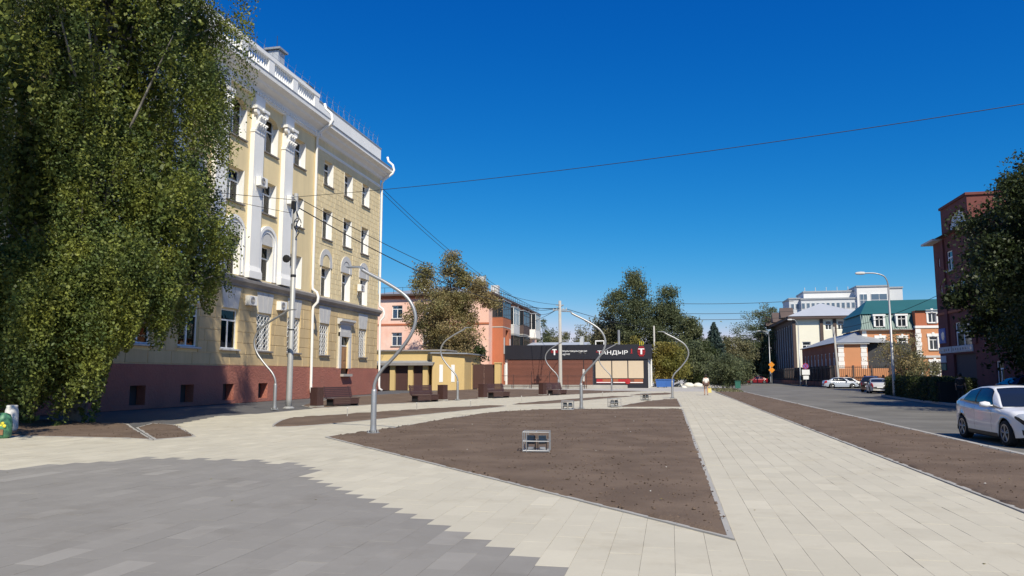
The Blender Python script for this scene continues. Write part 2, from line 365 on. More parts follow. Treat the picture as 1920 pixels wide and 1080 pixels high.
BED_F = [(-25.0, 17.3), (-17.6, 17.22), (-14.0, 17.24), (-13.1, 17.0), (-16.5, 20.5), (-18.0, 22.1), (-25.0, 24.2)]
BED_G = [(-16.42, 20.62), (-13.0, 17.02), (-12.6, 18.06), (-16.25, 22.15), (-17.4, 22.6)]
BED_K = [(-17.5, 34.5), (-16.7, 38.65), (-15.0, 43.1), (-13.25, 50.7), (-10.0, 58.2), (-7.4, 66.45), (-5.9, 70.9), (-2.5, 78.3), (-6, 79.5), (-12, 84.0), (-20, 86.0), (-23.8, 80), (-23.8, 50), (-19.5, 37.2)]
BEDS = dict(A=BED_A, B=BED_B, C=BED_C, D=BED_D, E=BED_E)

pv = struct(MB().prism(PAVE, -0.11, -0.012).build('pale_paving', 'joint'))
GREY = [(-13.6, 2.0), (-13.0, 7.5), (-11.7, 10.6), (-11.2, 12.2), (-10.3, 13.3), (-8.6, 13.5), (-7.0, 12.9), (-4.94, 10.75), (-3.45, 9.1), (-2.27, 7.75), (-1.1, 6.4), (-0.2, 4.9), (0.3, 2.0)]
gp = struct(MB().prism(GREY, -0.011, -0.008).build('grey_paving', 'joint'))
slabs = {'p': [], 'g': []}
for ix in range(-100, 14):
    x0 = ix * 0.3; odd = ((ix + 1000) % 2) * 0.3
    for iy in range(3, 133):
        y0 = iy * 0.6 - odd; cx, cy = x0 + .15, y0 + .3
        x1 = x0 + 0.3
        if cx < -26 or not (inpoly(cx, cy, PAVE)): continue
        if any(all(inpoly(x, y, P) for x in (x0 - .1, x1 + .1) for y in (y0 - .1, y0 + .7)) for P in BEDS.values()): continue
        g = inpoly(cx, cy, GREY)
        slabs['g' if g else 'p'].append((x0, y0, inview(cx, cy, 0, 0.03), cx * cx + cy * cy))
def slabmesh(nm, m):
    b = MB(); a, c, h, e = 0.1488, 0.2993, 0.05, 0.0012
    b.add([(-a, -c, -h), (a, -c, -h), (a, c, -h), (-a, c, -h), (-a, -c, -e), (a, -c, -e), (a, c, -e), (-a, c, -e), (e - a, e - c, 0), (a - e, e - c, 0), (a - e, c - e, 0), (e - a, c - e, 0)],
          [(8, 9, 10, 11), (0, 1, 5, 4), (1, 2, 6, 5), (2, 3, 7, 6), (3, 0, 4, 7), (4, 5, 9, 8), (5, 6, 10, 9), (6, 7, 11, 10), (7, 4, 8, 11)])
    me = b.mesh(nm); me.materials.append(MT[m]); return me
for key, par, m in (('p', pv, 'pale_slab'), ('g', gp, 'grey_slab')):
    me = slabmesh('paving_slab', m)
    L = sorted(slabs[key], key=lambda s: (not s[2], s[3]))
    for x0, y0, _, _ in L[:300]:
        o = link('paving_slab', me, par, (x0 + .15, y0 + .3, random.uniform(-.0015, .0015))); o.rotation_euler = (random.gauss(0, .002), random.gauss(0, .003), random.gauss(0, .0015))
    b = MB()
    for x0, y0, _, _ in L[300:]:
        e = 0.0025; j = random.uniform(-.0015, .0015); t1 = random.gauss(0, .0012)
        b.add([(x0 + e, y0 + e, -.05), (x0 + .3 - e, y0 + e, -.05), (x0 + .3 - e, y0 + .6 - e, -.05), (x0 + e, y0 + .6 - e, -.05), (x0 + e, y0 + e, j), (x0 + .3 - e, y0 + e, j + t1), (x0 + .3 - e, y0 + .6 - e, j - t1), (x0 + e, y0 + .6 - e, j)],
              [(4, 5, 6, 7), (0, 1, 5, 4), (1, 2, 6, 5), (2, 3, 7, 6), (3, 0, 4, 7)])
    stuff(b.build('slab_field', m, par))

def ribbon(b, P, wd, z0, z1, closed=True):
    n = len(P); off = []
    for i in range(n):
        a = Vector(P[i - 1] if closed or i else P[i]); c = Vector(P[(i + 1) % n] if closed or i < n - 1 else P[i]); p = Vector(P[i])
        d1 = (p - a); d2 = (c - p)
        d1 = d1.normalized() if d1.length > 1e-6 else d2.normalized(); d2 = d2.normalized() if d2.length > 1e-6 else d1
        nn = Vector((-d1.y - d2.y, d1.x + d2.x)); nn = nn.normalized() if nn.length > 1e-4 else Vector((-d1.y, d1.x))
        k = min(2.2, 1 / max(0.3, nn.dot(Vector((-d1.y, d1.x))))); off.append((p + nn * wd * k / 2, p - nn * wd * k / 2))
    for i in range(n if closed else n - 1):
        (a, c), (d, e) = off[i], off[(i + 1) % n]
        b.add([(*a, z0), (*c, z0), (*e, z0), (*d, z0), (*a, z1), (*c, z1), (*e, z1), (*d, z1)], [(7, 6, 5, 4), (0, 4, 5, 1), (2, 6, 7, 3), (0, 3, 7, 4), (1, 5, 6, 2)])
    return b
def resample(P, s):
    Q = []
    for i in range(len(P)):
        a, b = Vector(P[i]), Vector(P[(i + 1) % len(P)]); n = max(1, int((b - a).length / s))
        Q += [tuple(a.lerp(b, k / n)) for k in range(n)]
    return Q
def bed(P, sp, near, label=None, h=0.035, kerb=True, clods=0, zbase=0.006, kerbw=0.08):
    Q = resample(P, sp * 2); n = len(Q)
    xs = [p[0] for p in P]; ys = [p[1] for p in P]; pts = [Vector(q) for q in Q]; rng = random.Random(int(abs(xs[0] * 100)))
    y = min(ys)
    while y < max(ys):
        s = sp * (1 + max(0, y - near) * 0.04); x = min(xs)
        while x < max(xs):
            px, py = x + rng.uniform(-.35, .35) * s, y + rng.uniform(-.35, .35) * s
            if inpoly(px, py, P): pts.append(Vector((px, py)))
            x += s
        y += s
    r = delaunay_2d_cdt(pts, [], [list(range(n))], 1, 1e-5)
    V = []
    edge = set()
    qs = {(round(q[0], 4), round(q[1], 4)) for q in Q}
    for v in r[0]:
        e = (round(v.x, 4), round(v.y, 4)) in qs
        nz = noise.noise(Vector((v.x * .5, v.y * .5, 3))) * .02 + noise.noise(Vector((v.x * 2.3, v.y * 2.3, 7))) * .013 + noise.noise(Vector((v.x * 7, v.y * 7, 1))) * .008
        V.append((v.x, v.y, zbase if e else zbase + h + nz))
    b = MB(); b.v = V; b.f = [tuple(f) for f in r[2]]
    b.f = [f if (Vector(V[f[1]]) - Vector(V[f[0]])).cross(Vector(V[f[2]]) - Vector(V[f[0]])).z > 0 else f[::-1] for f in b.f]
    o = struct(b.build('soil_bed', 'soil', smooth=True))
    if kerb: ribbon(MB(), P, kerbw, -.06, 0.012 + zbase).build('kerb', 'kerb', o)
    if clods:
        cb = MB(); k = 0
        while k < clods:
            u = rng.random() ** 1.5; py = min(ys) + (max(ys) - min(ys)) * u; px = rng.uniform(min(xs), max(xs))
            if not inpoly(px, py, P): continue
            s = rng.uniform(.006, .02) * (1.6 if rng.random() < .08 else 1); z = zbase + h + .004
            d = [(1, 0, 0), (0, 1, 0), (-1, 0, 0), (0, -1, 0), (0, 0, .8), (0, 0, -.8)]
            cb.add([(px + a * s * rng.uniform(.6, 1.4), py + c * s * rng.uniform(.6, 1.4), z + e * s * rng.uniform(.6, 1.3)) for a, c, e in d],
                   [(0, 1, 4), (1, 2, 4), (2, 3, 4), (3, 0, 4), (1, 0, 5), (2, 1, 5), (3, 2, 5), (0, 3, 5)]); k += 1
        stuff(cb.build('soil_clods', 'clod', o))
        pb = MB()
        for _ in range(clods // 220):
            for _t in range(50):
                py = min(ys) + (max(ys) - min(ys)) * rng.random() ** 1.4; px = rng.uniform(min(xs), max(xs))
                if inpoly(px, py, P): break
            s = rng.uniform(.01, .022); z = zbase + h + .012
            pb.add([(px + a * s, py + c * s, z + e * s * .7) for a, c, e in ((1, 0, 0), (.2, 1, 0), (-1, .2, 0), (0, -1, 0), (0, 0, .9), (0, 0, -.8))], [(0, 1, 4), (1, 2, 4), (2, 3, 4), (3, 0, 4), (1, 0, 5), (2, 1, 5), (3, 2, 5), (0, 3, 5)])
        stuff(pb.build('pebbles', 'pebble', o))
    return o
bed(BED_A, 0.16, 9, clods=3200)
bed(BED_B, 0.4, 40); bed(BED_C, 0.35, 22); bed(BED_D, 0.5, 40); bed(BED_E, 0.5, 60)
bed(BED_R, 0.16, 8, clods=2200)
bed(BED_F, 0.3, 18, clods=500); bed(BED_G, 0.3, 18, clods=200)
bed(BED_K, 0.6, 34, h=0.05)
# asphalt yard in front of the yellow building
struct(MB().prism([(-30, 17.5), (-16.4, 22), (-17.2, 27), (-17.1, 34.5), (-19.5, 37.5), (-23.6, 50), (-23.6, 82), (-30, 82)], -.1, -.02).build('yard', 'yard_asphalt'))
# forecourt of the shop and the ground beyond the path
struct(MB().prism([(-12, 83.9), (-2.4, 78.3), (4.3, 78.7), (7.0, 76), (7.0, 300), (-60, 300), (-60, 83.9)], -.1, -.005).build('forecourt', 'concrete'))
# the street
struct(MB().prism([(7.2, -40), (24.5, -40), (24.5, 60), (26, 260), (20, 420), (9, 420), (7.2, 120)], -.15, -.085).build('road', 'asphalt'))
rk = struct(ribbon(MB(), [(7.13, -40), (7.13, 76), (7.13, 180)], 0.15, -.15, 0.03, False).build('road_kerb', 'kerb'))
struct(MB().prism([(15.2, 30), (24.5, 30), (24.5, 67.6), (17.3, 67.6), (16.0, 55)], -.12, 0.02).build('verge', 'ground'))
struct(ribbon(MB(), [(15.2, 30), (16.0, 55), (17.3, 67.6), (24.5, 67.6)], 0.15, -.15, 0.05, False).build('verge_kerb', 'kerb'))
struct(MB().prism([(25.0, -40), (26.5, 180), (60, 180), (60, -40)], -.12, 0.01).build('pavement', 'yard_asphalt'))

# ---------------------------------------------------------------- windows and facades
WC = {}
def wmesh(key, fn, m):
    if key not in WC:
        me = fn().mesh(key[0]); me.materials.append(MT[m]); WC[key] = me
    return WC[key]
def window(root, loc, rz, w, h, dep=0.28, tr=0.70, mul=1, sill='sill', cur=0, grille=False, glass='glass', fm='frame', ft=0.085, sillw=0.14):
    """window part: frame mesh with panes, sill, curtains and grille below it; origin at the middle of the opening's bottom edge"""
    k = (round(w, 2), round(h, 2), dep, tr, mul)
    xs = [-w / 2 + w * i / (mul + 1) for i in range(mul + 2)]
    def fr():
        b = MB(); y0, y1 = dep - .03, dep + .04
        b.box(-w / 2, w / 2, y0, y1, 0, ft).box(-w / 2, w / 2, y0, y1, h - ft, h).box(-w / 2, -w / 2 + ft, y0, y1, ft, h - ft).box(w / 2 - ft, w / 2, y0, y1, ft, h - ft)
        if tr: b.box(-w / 2 + ft, w / 2 - ft, y0 - .01, y1 - .005, h * tr - ft * .5, h * tr + ft * .5)
        for x in xs[1:-1]: b.box(x - ft * .55, x + ft * .55, y0 - .005, y1 - .01, ft, (h * tr - ft * .5) if tr else h - ft)
        return b
    o = link('window', wmesh(('window_frame',) + k + (ft, fm), fr, fm), root, loc, rz)
    zt = h * tr if tr else h
    for i in range(mul + 1):
        a, c = xs[i] + ft * .5, xs[i + 1] - ft * .5
        pm = wmesh(('pane', round(c - a, 3), round(zt, 3), dep, glass), lambda: MB().box(0, c - a, dep + .005, dep + .015, 0, zt - ft * 1.2), glass)
        link('pane', pm, o, (a, 0, ft * .8))
    if tr:
        pm = wmesh(('pane', round(w, 3), round(h - zt, 3), dep, glass), lambda: MB().box(-w / 2 + ft * .7, w / 2 - ft * .7, dep + .005, dep + .015, 0, h - zt - ft), glass)
        link('pane', pm, o, (0, 0, zt + ft * .3))
    if sill:
        sm = wmesh(('sill', round(w, 2), sill, sillw), lambda: MB().prismx([(-sillw, -.02), (dep - .04, .02), (dep - .04, -.06), (-sillw * .5, -.12), (-sillw, -.10)], -w / 2 - .09, w / 2 + .09), sill)
        link('sill', sm, o)
    if cur:
        def cf():
            b = MB(); n = 14; rg = random.Random(cur)
            if cur % 3 == 0: span = [(-.48, .48)]
            elif cur % 3 == 1: span = [(-.48, -.08), (.12, .48)]
            else: span = [(-.48, .05)]
            for s0, s1 in span:
                pts = [((s0 + (s1 - s0) * i / n) * w, dep + .07 + .025 * math.sin(i * 2.1 + cur)) for i in range(n + 1)]
                for i in range(n):
                    (xa, ya), (xb, yb) = pts[i], pts[i + 1]
                    b.add([(xa, ya, .03), (xb, yb, .03), (xb, yb, h - .03), (xa, ya, h - .03)], [(0, 1, 2, 3)])
            return b
        link('curtain', wmesh(('curtain', round(w, 2), round(h, 2), cur, dep), cf, 'curtain'), o)
    if grille:
        def gf():
            b = MB(); y = .03; r = .013
            for i in range(5): b.tube([(-w / 2 + .06 + (w - .12) * i / 4, y, .02), (-w / 2 + .06 + (w - .12) * i / 4, y, h - .02)], r, 5)
            nz = 7
            for j in range(nz):
                z = .1 + (h - .2) * j / (nz - 1)
                for i in range(4):
                    xa = -w / 2 + .06 + (w - .12) * i / 4; xb = xa + (w - .12) / 4; z2 = z + (h - .2) / (nz - 1)
                    if j < nz - 1:
                        xm = (xa + xb) / 2; zm = (z + z2) / 2
                        b.tube([(xm, y, z), (xa + .02, y, zm), (xm, y, z2)], r, 4, False).tube([(xm, y, z), (xb - .02, y, zm), (xm, y, z2)], r, 4, False)
            return b
        link('grille', wmesh(('grille', round(w, 2), round(h, 2)), gf, 'frame'), o)
    return o
def loc_of(root, x, y, z=0.0): return Vector((x, y, z)) - root.location

# ---------------------------------------------------------------- the yellow building on the left
YB = thing('yellow_building', 'four storey yellow plaster building with white pilasters, balustrade and red plinth', 'building', (-33, 44, 0))
FR = loc_of(YB, -26, 0); FL = loc_of(YB, -25.5, 0); RZ = PI / 2
RW = [52.65, 56.35, 59.95]; LW = [47.0, 43.15, 39.35, 35.55, 31.75, 27.95]
Y0, YS, Y1 = 24.0, 49.5, 63.3
w8 = 0.8
opsR, opsL = [], []
for y in RW:
    for z0, z1 in ((7.7, 10.0), (12.2, 14.5), (16.45, 18.4)): opsR.append((y - w8, y + w8, z0, z1))
for y in (RW[0], RW[2]): opsR.append((y - .75, y + .75, 3.2, 5.55))
opsR.append((RW[1] - .75, RW[1] + .75, 1.75, 4.75))
for i, y in enumerate(LW):
    opsL.append((y - .85, y + .85, 3.2, 5.55))
    opsL.append((y - .85, y + .85, 7.7, 10.0 if i == 0 else 10.0)); opsL.append((y - .85, y + .85, 12.1, 14.2))
    opsL.append((y - .85, y + .85, 16.15 if i else 16.4, 18.6 if i else 18.35))
MB().wall(YS, Y1, 2.2, 21.0, opsR, .5).add([(Y1, 0, 0), (Y1, 14, 0), (Y1, 14, 21), (Y1, 0, 21)], [(0, 1, 2, 3)]).build('wall', 'yellow_block', YB, FR, RZ)
wl = MB().wall(Y0, YS, 2.2, 21.0, opsL, .5).add([(YS, 0, 0), (YS, .6, 0), (YS, .6, 21), (YS, 0, 21)], [(0, 1, 2, 3)]).add([(Y0, 0, 0), (Y0, 14.5, 0), (Y0, 14.5, 21), (Y0, 0, 21)], [(3, 2, 1, 0)])
for y in LW[1:]:       # segmental arch heads of the top floor windows
    n = 10; w_ = .85; z1 = 18.6; zs = 18.12
    for i in range(n):
        xa, xb = -w_ + 2 * w_ * i / n, -w_ + 2 * w_ * (i + 1) / n
        za, zb = zs + .48 * math.sqrt(max(0, 1 - (xa / w_) ** 2)), zs + .48 * math.sqrt(max(0, 1 - (xb / w_) ** 2))
        wl.prismy([(y + xa, za), (y + xb, zb), (y + xb, z1), (y + xa, z1)][::-1], .001, .34)
wl.build('wall', 'yellow', YB, FL, RZ)
MB().box(Y0, Y1, 1.6, 14, 0.02, 21).build('interior', 'room', YB, FR, RZ)
# facade blocks: lower courses on both sections, upper courses on the right-hand section
def courses(x0, x1, z0, z1, rh, bw, ops, rng):
    out = []; z = z0; r = 0
    while z < z1 - .1:
        zt = min(z + rh, z1); cuts = [x0]; x = x0 + (bw * .5 if r % 2 else bw)
        while x < x1 - .3: cuts.append(x + rng.uniform(-.12, .12)); x += bw * rng.uniform(.85, 1.15)
        cuts.append(x1)
        for a, b in zip(cuts, cuts[1:]):
            segs = [(a, b)]
            for o in ops:
                if o[3] <= z + .03 or o[2] >= zt - .03: continue
                ns = []
                for s in segs:
                    if o[1] <= s[0] or o[0] >= s[1]: ns.append(s)
                    else:
                        if o[0] - s[0] > .12: ns.append((s[0], o[0]))
                        if s[1] - o[1] > .12: ns.append((o[1], s[1]))
                segs = ns
            out += [(a_, b_, max(z, z0), zt) for a_, b_ in segs]
        z += rh; r += 1
    return out
rng = random.Random(3)
hood = [(y - 1.15, y + 1.15, 10.0, 11.5) for y in RW]; key = [(y - .9, y + .9, 5.55, 6.98) for y in (RW[0], RW[2])]; portal = [(RW[1] - 1.45, RW[1] + 1.45, 2.2, 6.3)]
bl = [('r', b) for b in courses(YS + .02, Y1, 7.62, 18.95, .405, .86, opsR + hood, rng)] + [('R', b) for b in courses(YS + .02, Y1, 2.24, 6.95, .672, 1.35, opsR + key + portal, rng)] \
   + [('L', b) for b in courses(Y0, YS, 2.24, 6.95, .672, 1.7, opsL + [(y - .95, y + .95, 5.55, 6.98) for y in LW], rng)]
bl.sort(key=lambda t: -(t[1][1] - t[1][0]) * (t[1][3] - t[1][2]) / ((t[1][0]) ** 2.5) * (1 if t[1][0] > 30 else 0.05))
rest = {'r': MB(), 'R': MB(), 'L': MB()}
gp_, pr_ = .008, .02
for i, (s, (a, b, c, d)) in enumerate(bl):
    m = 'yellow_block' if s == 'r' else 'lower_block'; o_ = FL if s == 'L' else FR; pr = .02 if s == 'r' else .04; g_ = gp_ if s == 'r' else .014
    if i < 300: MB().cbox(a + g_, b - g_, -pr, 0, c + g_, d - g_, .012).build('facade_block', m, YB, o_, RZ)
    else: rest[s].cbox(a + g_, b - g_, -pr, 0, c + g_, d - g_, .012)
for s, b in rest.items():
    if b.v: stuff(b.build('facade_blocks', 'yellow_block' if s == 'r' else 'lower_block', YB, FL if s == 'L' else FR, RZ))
# plinth with basement windows
bw = [(y - .5, y + .5, .25, 1.15) for y in (50.4,)]; bwl = [(y - .55, y + .55, .2, 1.15) for y in LW[1:]]
MB().wall(YS, Y1, 0, 2.2, bw + [(RW[1] - .75, RW[1] + .75, 1.75, 2.2)], .5).add([(YS, 0, 2.2), (Y1, 0, 2.2), (Y1, .2, 2.2), (YS, .2, 2.2)], [(0, 1, 2, 3)]).add([(Y1, 0, 0), (Y1, .3, 0), (Y1, .3, 2.2), (Y1, 0, 2.2)], [(0, 1, 2, 3)]).build('plinth', 'plinth', YB, FR + Vector((.13, 0, 0)), RZ)
MB().wall(Y0, YS, 0, 2.2, bwl, .5).add([(Y0, 0, 2.2), (YS, 0, 2.2), (YS, .2, 2.2), (Y0, .2, 2.2)], [(0, 1, 2, 3)]).add([(YS, 0, 0), (YS, .6, 0), (YS, .6, 2.2), (YS, 0, 2.2)], [(0, 1, 2, 3)]).build('plinth', 'plinth', YB, FL + Vector((.13, 0, 0)), RZ)
for o in bwl: MB().box(o[0], o[1], .4, .45, o[2], o[3]).build('basement_window', 'room', YB, FL, RZ)
# windows
k = 0; CUR = [3, 1, 3, 6, 4, 3]
for y in RW:
    for z0, h in ((7.7, 2.3), (12.2, 2.3), (16.45, 1.95)):
        k += 1; window(YB, FR + Vector((0, y, z0)), RZ, 1.6, h, .42, .68, 1, 'sill' if z0 > 8 else None, CUR[k % 6])
for y in (RW[0], RW[2]): window(YB, FR + Vector((0, y, 3.2)), RZ, 1.5, 2.35, .22, .7, 1, 'sill', 3, True, sillw=.2)
for i, y in enumerate(LW):
    k += 1; window(YB, FL + Vector((0, y, 3.2)), RZ, 1.7, 2.35, .15, .72, 1, 'sill' if i < 2 else 'dirty_white', 2 + i % 3, i < 2, sillw=.22)
    window(YB, FL + Vector((0, y, 7.7)), RZ, 1.7, 2.3, .42, .66, 1, None, CUR[k % 6])
    window(YB, FL + Vector((0, y, 12.1)), RZ, 1.7, 2.1, .42, .66, 1, 'sill', CUR[(k + 2) % 6])
    window(YB, FL + Vector((0, y, 16.15 if i else 16.4)), RZ, 1.7, 2.45 if i else 1.95, .42, .66, 1, 'sill', CUR[(k + 4) % 6])
# white reveals (painted jambs) and hoods
for F_, ys, wd in ((FR, RW, .8), (FL, LW, .85)):
    for i, y in enumerate(ys):
        for z0, z1 in ((7.7, 10.0), (12.2, 14.5), (16.45, 18.4)) if F_ is FR else ((7.7, 10.0), (12.1, 14.2), (16.15 if i else 16.4, 18.1 if i else 18.35)):
            for sgn in (-1, 1): MB().box(y + sgn * (wd - .004) - .012, y + sgn * (wd - .004) + .008, -.035, .395, z0 + .003, z1 - .003).build('jamb', 'white', YB, F_, RZ)
for y in RW:
    MB().archband(y, 10.35, .62, 1.05, -.06, .0, 14, .35).build('arch_hood', 'dirty_white', YB, FR, RZ)
    MB().archband(y, 10.32, .0, .62, -.02, .0, 12, .3).build('arch_panel', 'yellow_block' if y == RW[0] else 'dirty_white', YB, FR, RZ)
for y in LW[1:]:
    MB().archband(y, 10.15, .92, 1.14, -.14, .0, 18, 2.45).build('arch_hood', 'white', YB, FL, RZ)
    MB().archband(y, 10.15, .70, .94, -.07, .0, 18, 2.45).build('arch_hood', 'white', YB, FL, RZ)
    MB().archband(y, 10.12, .0, .72, -.03, .0, 14, .1).build('arch_panel', 'dirty_white', YB, FL, RZ)
    MB().archband(y, 18.12, .86, 1.02, -.05, .0, 14, 1.95).build('arch_surround', 'white', YB, FL, RZ) if False else None
for y, F_ in [(v, FR) for v in (RW[0], RW[2])] + [(v, FL) for v in LW]:
    for j in (-1, 0, 1):                       # splayed three-piece lintel over each ground floor window
        a, b_ = .25, .33
        pts = [(y + j * .5 - a + .012, 5.62), (y + j * .5 + a - .012, 5.62), (y + j * .68 + b_ - .012, 6.9), (y + j * .68 - b_ + .012, 6.9)]
        MB().prismy(pts, -.075, 0).build('keystone', 'dirty_white', YB, F_, RZ)
# string course, door portal
for F_, a, b_ in ((FR, YS + .45, Y1 + .25), (FL, Y0, YS + .35)):
    MB().prismx([(0, 6.97), (-.12, 7.0), (-.14, 7.12), (-.34, 7.3), (-.36, 7.48), (-.05, 7.62), (0, 7.62)][::-1], a, b_).build('string_course', 'band', YB, F_, RZ)
yd = RW[1]
pb = MB().box(yd - 1.12, yd - .75, -.14, 0, 2.2, 5.1).box(yd + .75, yd + 1.12, -.14, 0, 2.2, 5.1).box(yd - 1.12, yd + 1.12, -.15, 0, 4.76, 5.15).box(yd - .95, yd + .95, -.12, 0, 5.15, 5.75)
pb.prismx([(0, 5.75), (-.18, 5.75), (-.22, 5.9), (-.42, 6.0), (-.42, 6.16), (0, 6.22)][::-1], yd - 1.35, yd + 1.35)
pb.build('door_portal', 'dirty_white', YB, FR, RZ)
dr = MB().box(yd - .75, yd + .75, .12, .18, 1.75, 4.0).build('door', 'brown_door', YB, FR, RZ)
MB().box(yd - .04, yd + .04, .1, .12, 1.78, 3.98).build('astragal', 'brown_door', dr)
for s in (-1, 1):
    for z0, z1 in ((1.9, 2.7), (2.85, 3.85)): MB().cbox(yd + s * .38 - .24, yd + s * .38 + .24, .095, .12, z0, z1, .02).build('panel', 'brown_door', dr)
MB().box(yd - .7, yd + .7, .14, .17, 4.06, 4.72).build('fanlight', 'pane_dark', dr); MB().box(yd - .75, yd + .75, .1, .19, 3.99, 4.07).build('transom', 'frame', dr)
MB().box(yd - .85, yd + .85, -.42, .1, 1.55, 1.75).build('doorstep', 'concrete', YB, FR, RZ)
# pilasters with capitals
def leafy(b, x, y, z, s):
    b.tube([(x, y, z), (x, y - .12 * s, z + .28 * s), (x, y - .24 * s, z + .40 * s), (x, y - .32 * s, z + .34 * s)], [.10 * s, .11 * s, .08 * s, .03 * s], 6)
for y in (45.1, 41.3, 37.45, 33.65, 29.85):
    p = MB().box(y - .56, y + .56, -.30, 0, 8.35, 17.0).build('pilaster', 'white', YB, FL, RZ)
    MB().box(y - .72, y + .72, -.42, 0, 7.62, 8.05).prismx([(0, 8.05), (-.42, 8.05), (-.38, 8.18), (-.33, 8.35), (0, 8.35)][::-1], y - .66, y + .66).build('base', 'white', p)
    cb = MB().box(y - .6, y + .6, -.34, 0, 16.9, 17.06).box(y - .5, y + .5, -.28, 0, 17.06, 18.35)
    for i in range(4): leafy(cb, y - .42 + .28 * i, -.26, 17.08, 1.1)
    for i in range(3): leafy(cb, y - .28 + .28 * i, -.28, 17.5, 1.2)
    for s in (-1, 1):
        cb.lathe([(.03, -.1), (.19, -.1), (.2, .1), (.1, .12), (.03, .1)], 12, (y + s * .52, -.36, 18.2), 'y'); cb.tube([(y + s * .3, -.3, 17.8), (y + s * .5, -.38, 18.1), (y + s * .62, -.4, 18.36)], [.05, .07, .05], 6)
    cb.box(y - .76, y + .76, -.52, 0, 18.38, 18.56); cb.lathe([(.02, -.12), (.13, -.1), (.14, 0), (.05, .02)], 8, (y, -.46, 18.42), 'y')
    cb.build('capital', 'white', p)
    MB().box(y - .56, y + .56, -.28, 0, 18.56, 19.35).build('impost', 'white', p)
# cornices, frieze moulding, parapets, roof
MB().prismx([(0, 18.95), (-.06, 18.97), (-.1, 19.1), (-.07, 19.18), (0, 19.2)][::-1], YS + .05, Y1).build('frieze_moulding', 'white', YB, FR, RZ)
corn = [(0, 19.75), (-.12, 19.8), (-.2, 20.0), (-.55, 20.2), (-.62, 20.35), (-1.0, 20.5), (-1.02, 20.78), (0, 21.0)][::-1]
MB().prismx(corn, YS + .2, Y1 + .75).build('cornice', 'white', YB, FR, RZ)
MB().prismx([(p[0] * 1.05, p[1] - .12) for p in corn[::-1]][::-1], Y0, YS + .6).build('cornice', 'white', YB, FL, RZ)
MB().box(Y0, YS + .02, -.22, 0, 19.3, 19.62).build('architrave', 'white', YB, FL, RZ)
db = MB(); y = 30.0
while y < YS: db.box(y, y + .14, -.34, -.22, 19.42, 19.6); y += .3
stuff(db.build('dentils', 'white', YB, FL, RZ))
MB().prismx([(-1.06, 20.66), (-1.1, 20.66), (-1.1, 20.72), (0, 20.93), (0, 20.885)][::-1], Y0, YS + .62).build('flashing', 'roof_metal', YB, FL, RZ)
MB().prismx([(-1.03, 20.79), (-1.07, 20.77), (-1.07, 20.83), (0, 21.05), (0, 21.005)][::-1], YS + .63, Y1 + .77).build('flashing', 'roof_metal', YB, FR, RZ)
MB().box(YS + .3, Y1 + .1, .05, .35, 21.0, 22.7).build('parapet', 'white', YB, FR, RZ)
MB().box(YS + .25, Y1 + .15, .0, .42, 22.7, 22.78).build('parapet_cap', 'roof_metal', YB, FR, RZ)
posts = [49.35, 46.1, 42.9, 39.7, 36.5, 33.3, 30.1]
for y in posts: MB().box(y - .35, y + .35, -.02, .38, 20.9, 22.5).build('parapet_post', 'white', YB, FL, RZ)
MB().box(Y0, YS + .2, .0, .36, 20.85, 21.2).build('parapet_base', 'white', YB, FL, RZ)
MB().box(Y0, YS + .25, -.06, .42, 22.5, 22.75).build('parapet_rail', 'white', YB, FL, RZ)
for a, b_ in zip(posts[1:], posts[:-1]):
    bb = MB(); n = 9
    for i in range(n):
        y = a + .35 + (b_ - a - .7) * (i + .5) / n
        bb.lathe([(.07, 0), (.07, .08), (.05, .16), (.10, .45), (.055, .85), (.05, 1.0), (.08, 1.15), (.08, 1.3)], 7, (y, .18, 21.2))
    stuff(bb.build('balusters', 'white', YB, FL, RZ))
MB().box(Y0, Y1, .4, 14, 20.8, 21.0).build('roof', 'roof_metal', YB, FR, RZ)
for y, x, h in ((48.4, 2.0, 26.0), (51.6, 1.5, 24.6)):
    c = MB().box(y - .45, y + .45, x, x + .9, 21, h - .25).build('chimney', 'roof_light' if y < 50 else 'white', YB, FR, RZ)
    MB().prismx([(x - .3, h - .25), (x + 1.2, h - .25), (x + .45, h + .25)][::-1] if y > 50 else [(x - .2, h - .2), (x + 1.1, h - .2), (x + 1.1, h - .05), (x - .2, h - .05)], y - .62, y + .62).build('chimney_cap', 'roof_metal', c)
    MB().tube([(y, x + .4, h - .1), (y, x + .4, h + 1.1)], .02, 5).build('rod', 'dark_metal', c) if y < 50 else None
rb = MB(); y = 26.0
while y < Y1:
    o_ = .2 if y < YS else .25
    rb.tube([(y, o_, 22.7), (y + .25, o_, 23.75), (y + .5, o_, 22.75)], .011, 4, False).tube([(y + .25, o_, 23.7), (y - .15, o_ - .3, 23.95)], .009, 4, False)
    y += 1.05
rb.tube([(24, .2, 23.45), (63.2, .25, 23.45)], .007, 4, False).tube([(24, .2, 23.75), (63.2, .25, 23.75)], .007, 4, False)
rb.build('roof_wire', 'galv', YB, FR, RZ)
# downpipes
for y, xo, nm in ((YS - .12, .62, 0), (Y1 + .05, .14, 1)):
    top = [(xo + .35, y + .35, 22.0), (xo + .45, y + .35, 21.6), (xo + .9, y + .35, 21.2), (xo + 1.05, y + .3, 20.7), (xo + .95, y + .2, 20.35), (xo + .15, y + .02, 19.7), (xo, y, 19.4)]
    pts = top + [(xo, y, 8.2), (xo, y, 7.9), (xo + .3, y + .1, 7.65), (xo + .42, y + .12, 7.3), (xo + .4, y + .1, 6.95), (xo + .12, y + .02, 6.6), (xo + .08, y, 6.3), (xo + .12, y, .75), (xo + .15, y, .45), (xo + .38, y + .12, .28)]
    MB().tube([(Vector(p) + Vector((-26, 0, 0)) - YB.location) for p in pts], .10, 9).build('downpipe', 'white', YB, smooth=True)

